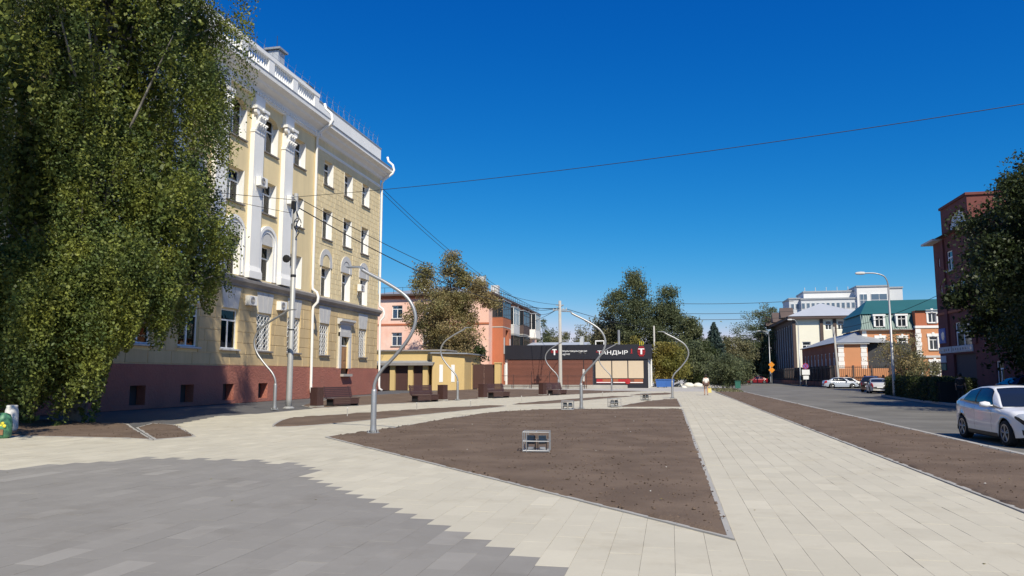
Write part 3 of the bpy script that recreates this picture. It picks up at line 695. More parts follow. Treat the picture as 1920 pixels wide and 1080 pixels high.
# air conditioners on the yellow building
def aircon(label, x, y, z, s=1.0):
    t = thing('air_conditioner', label, 'air conditioner', (x, y, z), RZ, 'air conditioners on the yellow facade')
    MB().cbox(-.42 * s, .42 * s, -.36, -.04, 0, .58 * s, .015).build('case', 'white', t)
    g = MB()
    for i in range(5): g.tube([(-.1 + (.05 + .045 * i) * math.cos(k_ * PI / 8), -.368, .29 * s + (.05 + .045 * i) * math.sin(k_ * PI / 8)) for k_ in range(17)], .009, 4, False)
    g.build('fan_grille', 'sill', t)
    MB().box(-.36, -.33, -.36, 0, -.04, 0).box(.33, .36, -.36, 0, -.04, 0).box(-.36, -.33, -.03, 0, -.35, -.04).box(.33, .36, -.03, 0, -.35, -.04).build('bracket', 'dirty_white', t)
    return t
aircon('white air conditioner on the pilaster left of the third floor windows, above the lower wires', -25.2, 41.45, 13.5)
aircon('white air conditioner on the right pilaster, just behind the top of the grey pole', -25.2, 45.3, 13.2)
aircon('white air conditioner under the grey string course beside the first barred window', -25.5, 41.3, 5.95)
aircon('white air conditioner under the string course half hidden behind the grey pole', -25.5, 45.0, 5.95)
aircon('white air conditioner bolted beside the last arched window near the building corner', -25.85, 58.7, 8.75)

# ---------------------------------------------------------------- pink building with balconies
PK = thing('pink_building', 'pink three storey house with glazed balconies and a grey hip roof', 'building', (-32, 112, 0))
F0 = loc_of(PK, 0, 95); F1 = loc_of(PK, -23.35, 0)
wins0 = [(x, z) for x in (-36.2, -31.8, -27.4) for z in (1.9, 5.6, 9.3)]
ops = [(x - .75, x + .75, z, z + 1.8) for x, z in wins0]
MB().wall(-40, -23.35, 0, 12.6, ops, .3).build('wall', 'pink', PK, F0)
for i, (x, z) in enumerate(wins0): window(PK, F0 + Vector((x, 0, z)), 0, 1.5, 1.8, .2, .72, 1, 'sill', (i % 4), glass='glass')
wins1 = [(y, z) for y in (103.2, 110.4, 119.0, 128.0) for z in (1.9, 5.6, 9.3)]
MB().wall(95, 131, 0, 12.6, [(y - .7, y + .7, z, z + 1.8) for y, z in wins1], .3).build('wall', 'pink', PK, F1, PI / 2)
for i, (y, z) in enumerate(wins1): window(PK, F1 + Vector((0, y, z)), PI / 2, 1.4, 1.8, .2, .72, 1, 'sill', i % 4)
MB().box(-40, -24.6, 96.3, 130.5, .02, 12.5).add([(-40, 95, 0), (-40, 131, 0), (-40, 131, 12.6), (-40, 95, 12.6), (-23.35, 131, 0), (-23.35, 131, 12.6)], [(0, 1, 2, 3), (1, 4, 5, 2)]).build('interior', 'room', PK, -PK.location)
MB().box(-40.05, -23.3, -.08, 0, 8.35, 8.6).box(-40.05, -23.3, -.22, 0, 12.0, 12.6).build('string_course', 'red_plaster', PK, F0)
MB().box(95, 131, -.22, 0, 12.0, 12.6).build('string_course', 'red_plaster', PK, F1, PI / 2)
e = .7; V = [(-40 - e, 95 - e, 12.6), (-23.35 + e, 95 - e, 12.6), (-23.35 + e, 131 + e, 12.6), (-40 - e, 131 + e, 12.6), (-32, 104, 14.6), (-32, 122, 14.6)]
rf = MB().add([Vector(v) - PK.location for v in V], [(0, 1, 4), (1, 2, 5, 4), (2, 3, 5), (3, 0, 4, 5)]).build('roof', 'roof_metal', PK)
MB().box(-40 - e, -23.35 + e, 95 - e, 131 + e, 12.35, 12.59).build('eave', 'brown_trim', PK, -PK.location)
for x, y, h in ((-25.0, 97.2, 15.0), (-25.2, 106.5, 14.9), (-34, 100, 15.4)):
    c = MB().box(x - .55, x + .55, y - .55, y + .55, 12.8, h).build('chimney', 'dirty_white', rf, -PK.location)
rl = MB()
for i in range(14): rl.tube([(-40.5 + i * 1.3, 94.6, 12.6), (-40.5 + i * 1.3, 94.6, 13.5)], .03, 4)
rl.tube([(-40.5, 94.6, 13.5), (-23.2, 94.6, 13.5)], .03, 4)
for i in range(26): rl.tube([(-22.9, 95 + i * 1.4, 12.6), (-22.9, 95 + i * 1.4, 13.4)], .03, 4)
rl.tube([(-22.9, 94.6, 13.4), (-22.9, 131, 13.4)], .03, 4)
rl.build('roof_railing', 'dark_metal', PK, -PK.location)
def balcony(y0, y1, z0, zp, z1, pan, frm, gl, proj=1.3, rails=4):
    o = MB().box(y0, y1, -proj, 0, z0 - .15, z0).build('balcony', 'concrete', PK, F1, PI / 2)
    b = MB().box(y0, y1, -proj, -proj + .06, z0, zp).box(y0, y0 + .06, -proj + .06, 0, z0, zp).box(y1 - .06, y1, -proj + .06, 0, z0, zp); b.build('parapet', pan, o)
    if gl:
        f = MB(); n = 4
        for i in range(n + 1): y = y0 + (y1 - y0) * i / n; f.box(y - .045, y + .045, -proj - .01, -proj + .07, zp, z1)
        f.box(y0, y1, -proj - .02, -proj + .08, zp, zp + .08).box(y0, y1, -proj - .02, -proj + .08, z1 - .08, z1).box(y0, y1, -proj - .015, -proj + .075, zp + (z1 - zp) * .68, zp + (z1 - zp) * .68 + .06)
        for y in (y0, y1 - .07): f.box(y, y + .07, -proj * .5 - .04, -proj * .5 + .04, zp, z1)
        f.box(y0 - .01, y0 + .07, -proj, 0, z1 - .08, z1).box(y0 - .01, y0 + .07, -proj, 0, zp, zp + .08)
        f.build('frame', frm, o)
        MB().box(y0 + .03, y1 - .03, -proj + .02, -proj + .03, zp, z1).box(y0 + .02, y0 + .03, -proj, 0, zp, z1).build('glazing', 'pane_dark', o)
    MB().box(y0 - .1, y1 + .1, -proj - .12, 0, z1, z1 + .12).build('canopy', 'roof_metal', o)
balcony(97.0, 102.0, 8.2, 9.4, 11.7, 'brown_brick', 'brown_trim', True, 1.5)
balcony(105.0, 109.2, 7.7, 8.9, 11.5, 'dirty_white', 'white', True)
balcony(105.0, 109.2, 4.3, 5.4, 7.4, 'garage_yellow', 'brown_trim', True)
balcony(112.4, 117.4, 8.0, 9.3, 11.6, 'brown_trim', 'brown_trim', True)
balcony(112.4, 117.4, 4.6, 5.7, 7.6, 'dirty_white', 'brown_trim', True)
balcony(122.0, 126.4, 7.9, 9.2, 11.9, 'white', 'white', True, 1.5)
lg = MB().wall(97.0, 102.0, 0, 8.0, [(98.6, 100.4, 4.4, 7.8)], .6).add([(97, 0, 0), (97, 1.5, 0), (97, 1.5, 8), (97, 0, 8), (102, 0, 0), (102, 1.5, 0), (102, 1.5, 8), (102, 0, 8)], [(3, 2, 1, 0), (4, 5, 6, 7)]).build('stair_bay', 'red_plaster', PK, F1 + Vector((1.5, 0, 0)), PI / 2)
MB().box(98.6, 100.4, .5, .6, 4.4, 7.8).build('recess', 'room', lg)
for y, z in ((97.6, 4.5), (101.3, 4.5), (97.9, .9), (100.9, .9)): MB().box(y - .2, y + .25, -.05, 0, z, z + 2.2).build('slit_window', 'dirty_white', lg)
for y in (102.6, 111.5, 120.5): MB().tube([(-22.75, y, 12.5), (-22.8, y, 12.0), (-23.2, y, 11.4), (-23.2, y, .4)], .08, 6).build('downpipe', 'dirty_white', PK, -PK.location)

# ---------------------------------------------------------------- yellow garage block and gate
GH = thing('garage_block', 'low yellow garage with brown doors under a grey canopy beside the yellow building', 'garage', (-28, 82, 0))
gl_ = -GH.location
MB().box(-36, -24.6, 79.5, 88, 0, 4.35).build('wall', 'garage_yellow', GH, gl_)
MB().box(-36.1, -24.3, 79.2, 88.2, 4.35, 4.5).build('roof', 'band', GH, gl_)
MB().prism([(-26.3, 79.5), (-25.4, 77.6), (-22.6, 80.6), (-22.6, 88), (-24.5, 88)], 0, 4.0).build('corner_wing', 'garage_yellow', GH, gl_)
MB().prism([(-26.5, 79.3), (-25.5, 77.2), (-22.2, 80.4), (-22.2, 88.2), (-24.6, 88.2)], 4.0, 4.14).build('wing_roof', 'roof_metal', GH, gl_)
MB().prismx([(77.2, 3.02), (79.6, 3.3), (79.6, 3.18), (77.2, 2.88)][::-1], -36, -25.2).build('canopy', 'roof_metal', GH, gl_)
MB().box(-36, -25.2, 77.18, 77.3, 2.72, 3.0).build('fascia', 'band', GH, gl_)
for x in (-32.6, -30.0, -27.9, -26.2): MB().box(x - .28, x + .28, 77.6, 78.1, 0, 2.9).build('pillar', 'garage_yellow', GH, gl_)
for a, b in ((-35.5, -32.9), (-32.3, -30.3), (-29.7, -28.2), (-27.6, -26.5)):
    d = MB().box(a, b, 77.9, 78.0, 0, 2.75).build('door', 'gate_brown', GH, gl_)
    for i in range(1, 4): MB().box(a + (b - a) * i / 4 - .02, a + (b - a) * i / 4 + .02, 77.88, 77.9, .05, 2.7).build('rib', 'gate_brown', d)
MB().box(-36, -26.2, 78.0, 78.2, 0, 2.88).build('back_wall', 'garage_yellow', GH, gl_)
d_ = Vector((2.8, 3.0)).normalized(); n_ = Vector((d_.y, -d_.x))
for s in (1.1, 2.6):
    p = Vector((-25.4, 77.6)) + d_ * s
    f = MB().box(-.22, .22, -.03, .05, 0, 1.9).build('slit_window', 'white', GH, (p.x + GH.location.x * -1, p.y - GH.location.y, .9), math.atan2(d_.y, d_.x)); MB().box(-.14, .14, -.04, -.03, .1, 1.8).build('pane', 'sign_white', f)
GT = thing('metal_gate', 'brown sheet metal gate between yellow pillars in front of the pink house', 'gate', (-21.0, 84, 0))
for x in (-1.9, 1.5): MB().box(x - .35, x + .35, -.35, .35, 0, 3.0).box(x - .42, x + .42, -.42, .42, 3.0, 3.12).build('pillar', 'garage_yellow', GT)
for a, b in ((-1.5, -.2), (-.17, 1.12)):
    MB().box(a, b, -.03, .03, .1, 2.9).build('leaf', 'gate_brown', GT)

# ---------------------------------------------------------------- shop with a black fascia
SH = thing('shop', 'single storey shop with black signboard, brown plank wall and three beige panels', 'shop', (-12, 104, 0))
sl_ = -SH.location; SF = loc_of(SH, 0, 98)
MB().box(-21.8, -2.75, 98.2, 113, 0, 5.2).build('wall', 'white', SH, sl_)
MB().box(-22.0, -2.3, 97.85, 98.4, 3.75, 5.65).build('signboard', 'black_panel', SH, sl_)
MB().box(-2.72, -2.5, 98.42, 113, 3.75, 5.6).build('signboard_return', 'black_panel', SH, sl_)
pb = MB(); z = .32
while z < 3.7: pb.cbox(-21.4, -10.0, -.04, .19, z, min(z + .165, 3.74), .012); z += .17
stuff(pb.build('planks', 'plank', SH, SF))
MB().box(-21.5, -9.9, -.1, .2, 0, .32).build('plinth', 'brown_trim', SH, SF)
MB().box(-9.9, -2.8, -.02, .2, 0, 3.75).build('front_frame', 'black_panel', SH, SF)
for i, (a, b) in enumerate(((-9.6, -7.55), (-7.42, -5.47), (-5.34, -3.4))):
    MB().cbox(a, b, -.08, -.02, 1.25, 3.5, .015).build('beige_panel', 'beige_panel', SH, SF)
    p = MB().box(a + .1, b - .08, -.06, -.02, .62, 1.16).build('poster', ('sign_red', 'brown_brick', 'brown_brick')[i], SH, SF)
    MB().box(a + .1, b - .1, -.066, -.06, .66, .76).build('poster_band', 'sign_white', p)
    MB().box(a + (.9, .75, 0.12)[i], b - (.12, .1, 1.2)[i], -.067, -.06, .8, 1.14).build('poster_picture', ('brown_brick', 'sign_red', 'plank')[i], p)
MB().lathe([(.02, 0), (.36, .01), (.36, .03), (.02, .03)], 16, (-5.45, -.1, .86), 'y').build('round_sticker', 'sign_red', SH, SF)
MB().box(-22.0, -2.4, 98.0, 113, 5.2, 5.35).build('roof', 'roof_light', SH, sl_)
MB().prismx([(100, 5.35), (100, 5.6), (106, 6.35), (112, 5.6), (112, 5.35)][::-1], -19.5, -11.2).build('roof_ridge', 'roof_light', SH, sl_)
MB().tube([(-9.7, 99.5, 5.35), (-9.7, 99.5, 6.2), (-8.6, 99.5, 6.2), (-8.6, 99.5, 5.35)], .1, 6).build('vent_pipe', 'white', SH, sl_)
MB().box(-11.9, -11.4, 100, 101, 5.6, 6.9).build('vent_box', 'roof_light', SH, sl_)
MB().tube([(-6.9, 104, 5.3), (-6.9, 104, 7.9)], .16, 8).build('flue', 'galv', SH, sl_)
MB().tube([(-2.55, 98.6, 4.6), (-2.4, 98.6, 4.2), (-2.4, 98.6, .2)], .09, 7).build('downpipe', 'white', SH, sl_)
def text(body, x, z, width, cap, m, par, base, y=-.17):
    cu = bpy.data.curves.new('lettering', 'FONT'); cu.body = body; cu.size = 1.0; cu.extrude = .015; cu.offset = .012; cu.resolution_u = 3
    cu.materials.append(MT[m]); o = bpy.data.objects.new('lettering', cu); C.objects.link(o); bpy.context.view_layer.update()
    dx, dy = max(.01, o.dimensions.x), max(.01, o.dimensions.y)
    me = bpy.data.meshes.new_from_object(o.evaluated_get(bpy.context.evaluated_depsgraph_get())); me.name = 'lettering'; bpy.data.objects.remove(o); o = link('lettering', me)
    o.parent = par; o.location = base + Vector((x, y, z)); o.rotation_euler = (PI / 2, 0, 0); o.scale = (width / dx, cap / dy, 1); return o
text('ТАНДЫР', -9.34, 4.36, 3.95, .62, 'sign_white', SH, SF)
text('Мультикультурная', -13.95, 4.72, 3.25, .30, 'sign_white', SH, SF); text('кухня', -13.95, 4.30, .95, .28, 'sign_white', SH, SF)
def tee(x, z, h, nm):
    o = MB().box(x - .36 * h, x + .36 * h, -.21, -.17, z + h * .82, z + h).box(x - .12 * h, x + .12 * h, -.21, -.17, z, z + h * .82).build(nm, 'sign_white', SH, SF); return o
tee(-15.02, 4.3, .8, 'letter_mark')
for dz in (.30, .44, .56): MB().box(-15.5, -14.55, -.185, -.165, 4.3 + dz, 4.36 + dz).build('red_bar', 'sign_red', SH, SF)
for dz in (.22, .36): MB().box(-9.5, -8.65, -.16, -.152, 4.4 + dz, 4.46 + dz).build('red_bar', 'sign_red', SH, SF)
MB().box(-4.95, -4.8, -.18, -.15, 4.5, 5.05).box(-5.05, -4.7, -.17, -.15, 4.46, 4.5).build('red_mark', 'sign_red', SH, SF)
eg = MB()
for i in range(7):
    z = 4.1 + i * .19; hw = .5 * math.sqrt(max(.05, 1 - ((z + .07 - 4.75) / .74) ** 2)); eg.box(-3.62 - hw, -3.62 + hw, -.22, -.17, z, z + .12)
eg.build('emblem', 'sign_red', SH, SF); MB().box(-4.0, -3.24, -.25, -.22, 4.98, 5.1).box(-3.73, -3.51, -.25, -.22, 4.35, 4.98).build('letter_mark', 'sign_white', SH, SF)
fl = MB()
for i in (-1, 0, 1): fl.tube([(-3.62 + i * .2, -.2, 5.5), (-3.56 + i * .22, -.2, 5.8), (-3.64 + i * .22, -.2, 6.1)], [.035, .05, .02], 5)
fl.build('flame_marks', 'bag_yellow', SH, SF)

# thin metal fence in front of the shop
FN = thing('metal_fence', 'thin brown metal railing in front of the plank wall of the shop', 'fence', (-15.5, 92, 0))
for i in range(6): MB().box(-6.2 + i * 2.3, -6.13 + i * 2.3, -.04, .04, 0, 2.15 if i in (2, 3) else 1.75).build('post', 'gate_brown', FN)
for z in (.25, 1.55): MB().box(-6.2, 5.4, -.02, .02, z, z + .05).build('rail', 'gate_brown', FN)
bb = MB()
for i in range(72): bb.box(-6.1 + i * .16, -6.085 + i * .16, -.012, .012, .2, 1.75)
stuff(bb.build('bars', 'gate_brown', FN))
LWL = tag(MB().box(-22, -5.2, 92.6, 92.9, 0, .45).build('low_wall', 'concrete'), 'low pale concrete wall running behind the railing at the shop', 'wall')

# ---------------------------------------------------------------- right-hand side of the street
NR = -PI / 2
RB = thing('red_brick_building', 'tall dark red brick building with an arched attic window at the right edge', 'building', (36, 72, 0))
RF = loc_of(RB, 28, 0)
rw = [(81.8, 8.7, 1.35, 2.05), (78.9, 8.8, 1.35, 2.05), (75.2, 8.8, 1.35, 2.05), (71.5, 8.8, 1.35, 2.05), (67.5, 8.8, 1.35, 2.05), (81.8, 12.2, 1.6, 2.0), (76.2, 12.2, 1.5, 2.0), (72, 12.2, 1.5, 2.0), (67.5, 12.2, 1.5, 2.0), (84.7, 10.0, .5, 1.0), (84.9, 13.0, .5, .9), (79.7, 4.1, 4.0, 2.75), (73.5, 4.6, 1.5, 2.0), (70, 4.6, 1.5, 2.0), (66.5, 4.6, 1.5, 2.0), (72, .9, 1.5, 2.0), (67, .9, 1.5, 2.0)]
rops = [(-y - w_ / 2, -y + w_ / 2, z, z + h) for y, z, w_, h in rw]
MB().wall(-86.3, -58, 0, 15.6, rops + [(-82.6, -77, 0.0, 3.75)], .3).add([(-58, 0, 0), (-58, 16, 0), (-58, 16, 15.6), (-58, 0, 15.6), (-86.3, 0, 0), (-86.3, 16, 0), (-86.3, 16, 15.6), (-86.3, 0, 15.6)], [(0, 1, 2, 3), (7, 6, 5, 4)]).build('wall', 'red_brick', RB, RF, NR)
MB().box(-86, -58.3, 1.5, 15.8, .02, 15.5).build('interior', 'room', RB, RF, NR)
for y, z, w_, h in rw: window(RB, RF + Vector((0, y, z)), NR, w_, h, .15, .66 if h > 1.5 else 0, 1 if w_ < 3 else 1, None if w_ < .6 else 'dirty_white', 0, ft=.12 if w_ < 3 else .2, glass='pane_dark')
MB().wall(-83.5, -76.5, 15.6, 18.7, [(-81.4, -77.0, 16.0, 17.9)], .3).add([(-76.5, 0, 15.6), (-76.5, 4, 15.6), (-76.5, 4, 18.7), (-76.5, 0, 18.7), (-83.5, 0, 15.6), (-83.5, 4, 15.6), (-83.5, 4, 18.7), (-83.5, 0, 18.7)], [(0, 1, 2, 3), (7, 6, 5, 4), (3, 2, 6, 7)]).build('attic', 'red_brick', RB, RF, NR)
MB().box(-83.6, -76.35, -.15, 4.1, 18.7, 18.95).build('attic_cap', 'red_brick', RB, RF, NR)
ab = MB(); n = 12
for i in range(n):
    a, b = PI * i / n, PI * (i + 1) / n; x0, x1 = -79.2 - 2.2 * math.cos(a), -79.2 - 2.2 * math.cos(b); z0, z1 = 16.0 + 1.85 * math.sin(a), 16.0 + 1.85 * math.sin(b)
    ab.prismy([(x0, z0), (x1, z1), (x1, 17.92), (x0, 17.92)], .001, .28)
ab.build('arch_head', 'red_brick', RB, RF, NR)
aw = MB().archband(-79.2, 16.02, 1.98, 2.18, .1, .2, 14).build('arched_window', 'frame', RB, RF + Vector((0, 0, 0)), NR)
MB().box(-81.4, -77, .2, .22, 16.0, 17.9).build('pane', 'hirise_white', aw); 
for x in (-80.5, -79.9, -78.5): MB().box(x - .05, x + .05, .1, .19, 16.0, 17.7).build('mullion', 'frame', aw)
MB().box(-87.3, -83.6, -.9, 16.2, 15.6, 15.8).build('eave', 'dirty_white', RB, RF, NR); MB().box(-76.4, -57.6, -.5, 16.2, 15.6, 15.8).build('eave', 'brown_trim', RB, RF, NR)
MB().prismx([(-.6, 15.85), (6, 18.2), (14, 15.85)][::-1], -87.2, -58).build('roof', 'brown_trim', RB, RF, NR)
MB().box(-86.4, -58, -.1, 0, 7.9, 8.15).build('string_course', 'brown_brick', RB, RF, NR)
for y in (83.4, 76.6, 70.0): MB().box(-y - .35, -y + .35, -.18, 0, 4.6, 15.55).build('pier', 'red_brick', RB, RF, NR)
MB().box(-82.5, -77.1, .22, .28, 0, 3.74).build('entrance', 'brown_trim', RB, RF, NR)
for y, (z0, z1), wd, m, nm, lb in ((84.6, (3.9, 4.55), 3.6, 'dirty_white', 'sign_strip', 'grey white sign strip at the corner of the red brick wall'), (80, (3.9, 4.55), 5.2, 'dirty_white', 'sign_strip', 'grey white sign strip with dark marks above the brick building entrance'), (85.2, (4.95, 6.5), 1.9, 'sign_blue', 'poster', 'blue poster on the red brick wall beside the large window'), (85.3, (2.95, 3.65), 1.5, 'dirty_white', 'notice_board', 'pale notice board under the sign strip on the brick corner'), (85.3, (2.15, 2.85), 1.4, 'green_box', 'notice_board', 'dull green notice board below the pale one')):
    o = tag(MB().cbox(-wd / 2, wd / 2, -.09, -.01, 0, z1 - z0, .015).build(nm, m, None, (28, y, z0), NR), lb, 'sign')
    if m == 'dirty_white' and wd > 2:
        g_ = MB(); rg = random.Random(int(y))
        for i in range(int(wd / .62)): x = -wd / 2 + .2 + i * .62; g_.box(x, x + rg.uniform(.15, .4), -.10, -.09, .15 + rg.uniform(0, .1), .45)
        g_.build('dark_marks', 'paint_blue', o)
    if m == 'sign_blue': MB().lathe([(.02, 0), (.45, 0), (.45, .01), (.02, .01)], 14, (.3, -.1, .75), 'y').build('round_mark', 'paint_blue', o)

OB = thing('orange_building', 'orange brick house with green mansard roof and white window surrounds', 'building', (33, 121, 0))
OF = loc_of(OB, 0, 115)
ow = [(29.6, 5.0, 1.0, 1.9), (32.5, 5.0, 1.0, 1.9), (29.6, 1.5, 1.0, 1.9), (32.5, 1.5, 1.0, 1.9)]
MB().wall(27.2, 34.2, 0, 8.2, [(x - w_ / 2, x + w_ / 2, z, z + h) for x, z, w_, h in ow], .25).add([(27.2, 0, 0), (27.2, 12, 0), (27.2, 12, 8.2), (27.2, 0, 8.2)], [(0, 3, 2, 1)]).build('wall', 'orange', OB, OF)
ow2 = [(36.25, 5.2, 1.05, 1.85), (36.25, 1.6, 1.05, 1.85)]
MB().wall(34.1, 42, 0, 8.25, [(x - w_ / 2, x + w_ / 2, z, z + h) for x, z, w_, h in ow2], .25).add([(34.1, 0, 0), (34.1, 1, 0), (34.1, 1, 8.25), (34.1, 0, 8.25)], [(0, 3, 2, 1)]).build('wing_wall', 'orange', OB, OF + Vector((0, -.9, 0)))
MB().wall(34.1, 42, 8.6, 10.75, [(35.75, 36.8, 9.0, 10.4)], .25).add([(34.1, 0, 8.6), (34.1, 1.5, 8.6), (34.1, 1.5, 10.75), (34.1, 0, 10.75)], [(0, 3, 2, 1)]).build('upper_wall', 'red_plaster', OB, OF + Vector((0, -.9, 0)))
MB().box(34.0, 42, -1.0, 0, 8.25, 8.6).build('string_course', 'white', OB, OF); MB().box(33.9, 42, -1.05, -.85, 4.1, 4.4).build('string_course', 'dirty_white', OB, OF); MB().box(27.1, 34, -.12, 0, 4.0, 4.25).build('string_course', 'dirty_white', OB, OF)
MB().box(27.5, 41.5, 1.2, 11.5, .02, 8.2).build('interior', 'room', OB, OF)
for x, z, w_, h in ow: window(OB, OF + Vector((x, 0, z)), 0, w_, h, .15, .75, 1, 'dirty_white', 0, ft=.09, glass='pane_dark')
for x, z, w_, h in ow2: window(OB, OF + Vector((x, -.9, z)), 0, w_, h, .15, .75, 1, 'dirty_white', 0, ft=.09, glass='pane_dark')
window(OB, OF + Vector((36.275, -.9, 9.0)), 0, 1.05, 1.4, .12, 0, 1, 'dirty_white', 0, ft=.1, glass='pane_dark')
for (x, z, w_, h), yo in [(q, 0) for q in ow] + [(q, -.9) for q in ow2] + [((36.275, 9.0, 1.05, 1.4), -.9)]:
    MB().box(x - w_ / 2 - .2, x - w_ / 2, -.06, 0, z, z + h).box(x + w_ / 2, x + w_ / 2 + .2, -.06, 0, z, z + h).box(x - w_ / 2 - .28, x + w_ / 2 + .28, -.1, 0, z + h, z + h + .42).box(x - .16, x + .16, -.14, -.1, z + h + .05, z + h + .6).build('surround', 'white', OB, OF + Vector((0, yo, 0)))
for x, yo in ((27.45, 0), (34.35, -.9)):
    for i in range(13): 
        if not 6 <= i <= 6: MB().cbox(x - (.42 if i % 2 else .34) * (1 if yo else .7), x + (.42 if i % 2 else .34), -.07, 0, .1 + i * .62, .68 + i * .62, .02).build('quoin', 'white', OB, OF + Vector((0, yo, 0)))
ms = MB().add([(27.0, -.35, 8.2), (34.1, -.35, 8.2), (34.1, .45, 10.45), (27.5, .45, 10.45), (27.0, 12, 8.2), (27.5, 12, 10.45)], [(0, 1, 2, 3), (0, 3, 5, 4)])
mo = ms.build('mansard', 'green_roof', OB, OF)
for i in range(22): x = 27.2 + i * .31; MB().add([(x - .03, -.36, 8.22), (x + .03, -.36, 8.22), (x + .03, .43, 10.45), (x - .03, .43, 10.45), (x - .03, -.42, 8.22), (x + .03, -.42, 8.22), (x + .03, .37, 10.45), (x - .03, .37, 10.45)], [(4, 5, 6, 7), (0, 4, 7, 3), (5, 1, 2, 6)]).build('seam', 'green_roof', mo)
MB().box(26.9, 34.1, -.45, .1, 8.05, 8.2).build('eave', 'band', OB, OF)
MB().add([(27.2, .2, 10.45), (34.1, .2, 10.5), (34.1, -1.2, 10.75), (42.3, -1.2, 10.75), (42.3, 6, 13.0), (29.5, 6, 12.9), (27.2, 12, 10.45), (42.3, 12, 10.7)], [(0, 1, 4, 5), (1, 2, 3, 4), (0, 5, 6), (5, 4, 7, 6)]).build('roof', 'green_roof', OB, OF)
for x in (29.5, 32.45):
    d = MB().box(x - .75, x - .5, -.45, .5, 8.55, 10.15).box(x + .5, x + .75, -.45, .5, 8.55, 10.15).box(x - .85, x + .85, -.5, .5, 10.1, 10.35).build('dormer', 'white', OB, OF)
    MB().box(x - .5, x + .5, -.28, .4, 8.55, 10.1).build('pane', 'pane_dark', d); MB().box(x - .5, x + .5, -.34, -.28, 9.6, 9.68).box(x - .04, x + .04, -.34, -.28, 8.6, 10.1).box(x - .5, x + .5, -.36, -.28, 8.52, 8.62).build('glazing_bar', 'white', d)

SO = thing('small_orange_house', 'small orange house with white quoins and a grey metal roof', 'building', (25, 126, 0))
SF2 = loc_of(SO, 0, 112)
MB().wall(23.2, 27.1, 0, 6.2, [], .2).build('wall', 'orange', SO, SF2)
for x in (23.6, 26.6):
    for i in range(10): MB().cbox(x - (.42 if i % 2 else .36), x + (.42 if i % 2 else .36), -.06, 0, i * .6 + .02, i * .6 + .58, .015).build('quoin', 'white', SO, SF2)
so_ = loc_of(SO, 23.2, 0); sw = [115 + 2.9 * i for i in range(9)]
MB().wall(-141, -112, 0, 6.2, [(-y - .55, -y + .55, 2.0, 4.9) for y in sw], .3).build('side_wall', 'brown_brick', SO, so_, NR)
for y in sw: window(SO, so_ + Vector((0, y, 2.0)), NR, 1.1, 2.9, .1, .7, 1, None, 0, ft=.14, glass='pane_dark')
MB().box(23.6, 33, 113, 140, .02, 6.1).build('interior', 'room', SO, -SO.location)
MB().add([Vector(v) - SO.location for v in [(22.7, 111.5, 6.2), (27.3, 111.5, 6.2), (31.5, 114, 6.2), (31.5, 141.5, 6.2), (22.7, 141.5, 6.2), (27, 117, 8.0), (27, 137, 8.0)]], [(0, 1, 5), (1, 2, 5), (2, 3, 6, 5), (3, 4, 6), (4, 0, 5, 6)]).build('roof', 'roof_metal', SO)
MB().box(22.8, 27.3, 111.6, 112.1, 6.0, 6.19).build('eave', 'dirty_white', SO, -SO.location)
MB().box(23.0, 27.2, -.14, 0, 2.4, 2.6).build('string_course', 'white', SO, SF2)

WB = thing('cream_building', 'cream building with dark brown pilasters and pale hip roof far down the street', 'building', (31, 168, 0))
WF = loc_of(WB, 0, 155)
MB().wall(24, 37.5, 0, 12.7, [(30.0, 31.2, 10.5, 12.3), (32.3, 33.5, 10.5, 12.3), (25.6, 27.2, 6.5, 8.2)], .3).build('wall', 'cream', WB, WF)
window(WB, WF + Vector((30.6, 0, 10.5)), 0, 1.2, 1.8, .15, .6, 1, None, 0, ft=.12, glass='pane_dark'); window(WB, WF + Vector((32.9, 0, 10.5)), 0, 1.2, 1.8, .15, .6, 1, None, 0, ft=.12, glass='pane_dark'); window(WB, WF + Vector((26.4, 0, 6.5)), 0, 1.6, 1.7, .15, .6, 1, None, 0, ft=.12, glass='pane_dark')
for x in (24.2, 29.3, 31.75, 34.2): MB().box(x - .3, x + .3, -.25, 0, 0, 12.6).build('pilaster', 'brown_trim', WB, WF)
wo_ = loc_of(WB, 24, 0); wy = [157.5 + 3.2 * i for i in range(9)]
MB().wall(-187, -155, 0, 12.7, [(-y - .9, -y + .9, 2, 11.8) for y in wy], .4).build('side_wall', 'brown_trim', WB, wo_, NR)
for y in wy: window(WB, wo_ + Vector((0, y, 2)), NR, 1.8, 9.8, .2, .5, 1, None, 0, ft=.16, glass='hirise_glass')
MB().box(24.6, 37, 156, 186, .02, 12.6).build('interior', 'room', WB, -WB.location)
MB().box(23.0, 38.5, 154.0, 188, 12.7, 13.2).build('eave', 'brown_trim', WB, -WB.location)
MB().add([Vector(v) - WB.location for v in [(22.9, 153.9, 13.2), (38.6, 153.9, 13.2), (38.6, 188, 13.2), (22.9, 188, 13.2), (31, 164, 16.6), (31, 178, 16.6)]], [(0, 1, 4), (1, 2, 5, 4), (2, 3, 5), (3, 0, 4, 5)]).build('roof', 'roof_light', WB)
for y in (160, 172, 184): MB().prismy([(-1.6, 13.2), (1.6, 13.2), (0, 15.4)], -.6, 2).build('gable', 'brown_trim', WB, loc_of(WB, 22.9, y), NR)

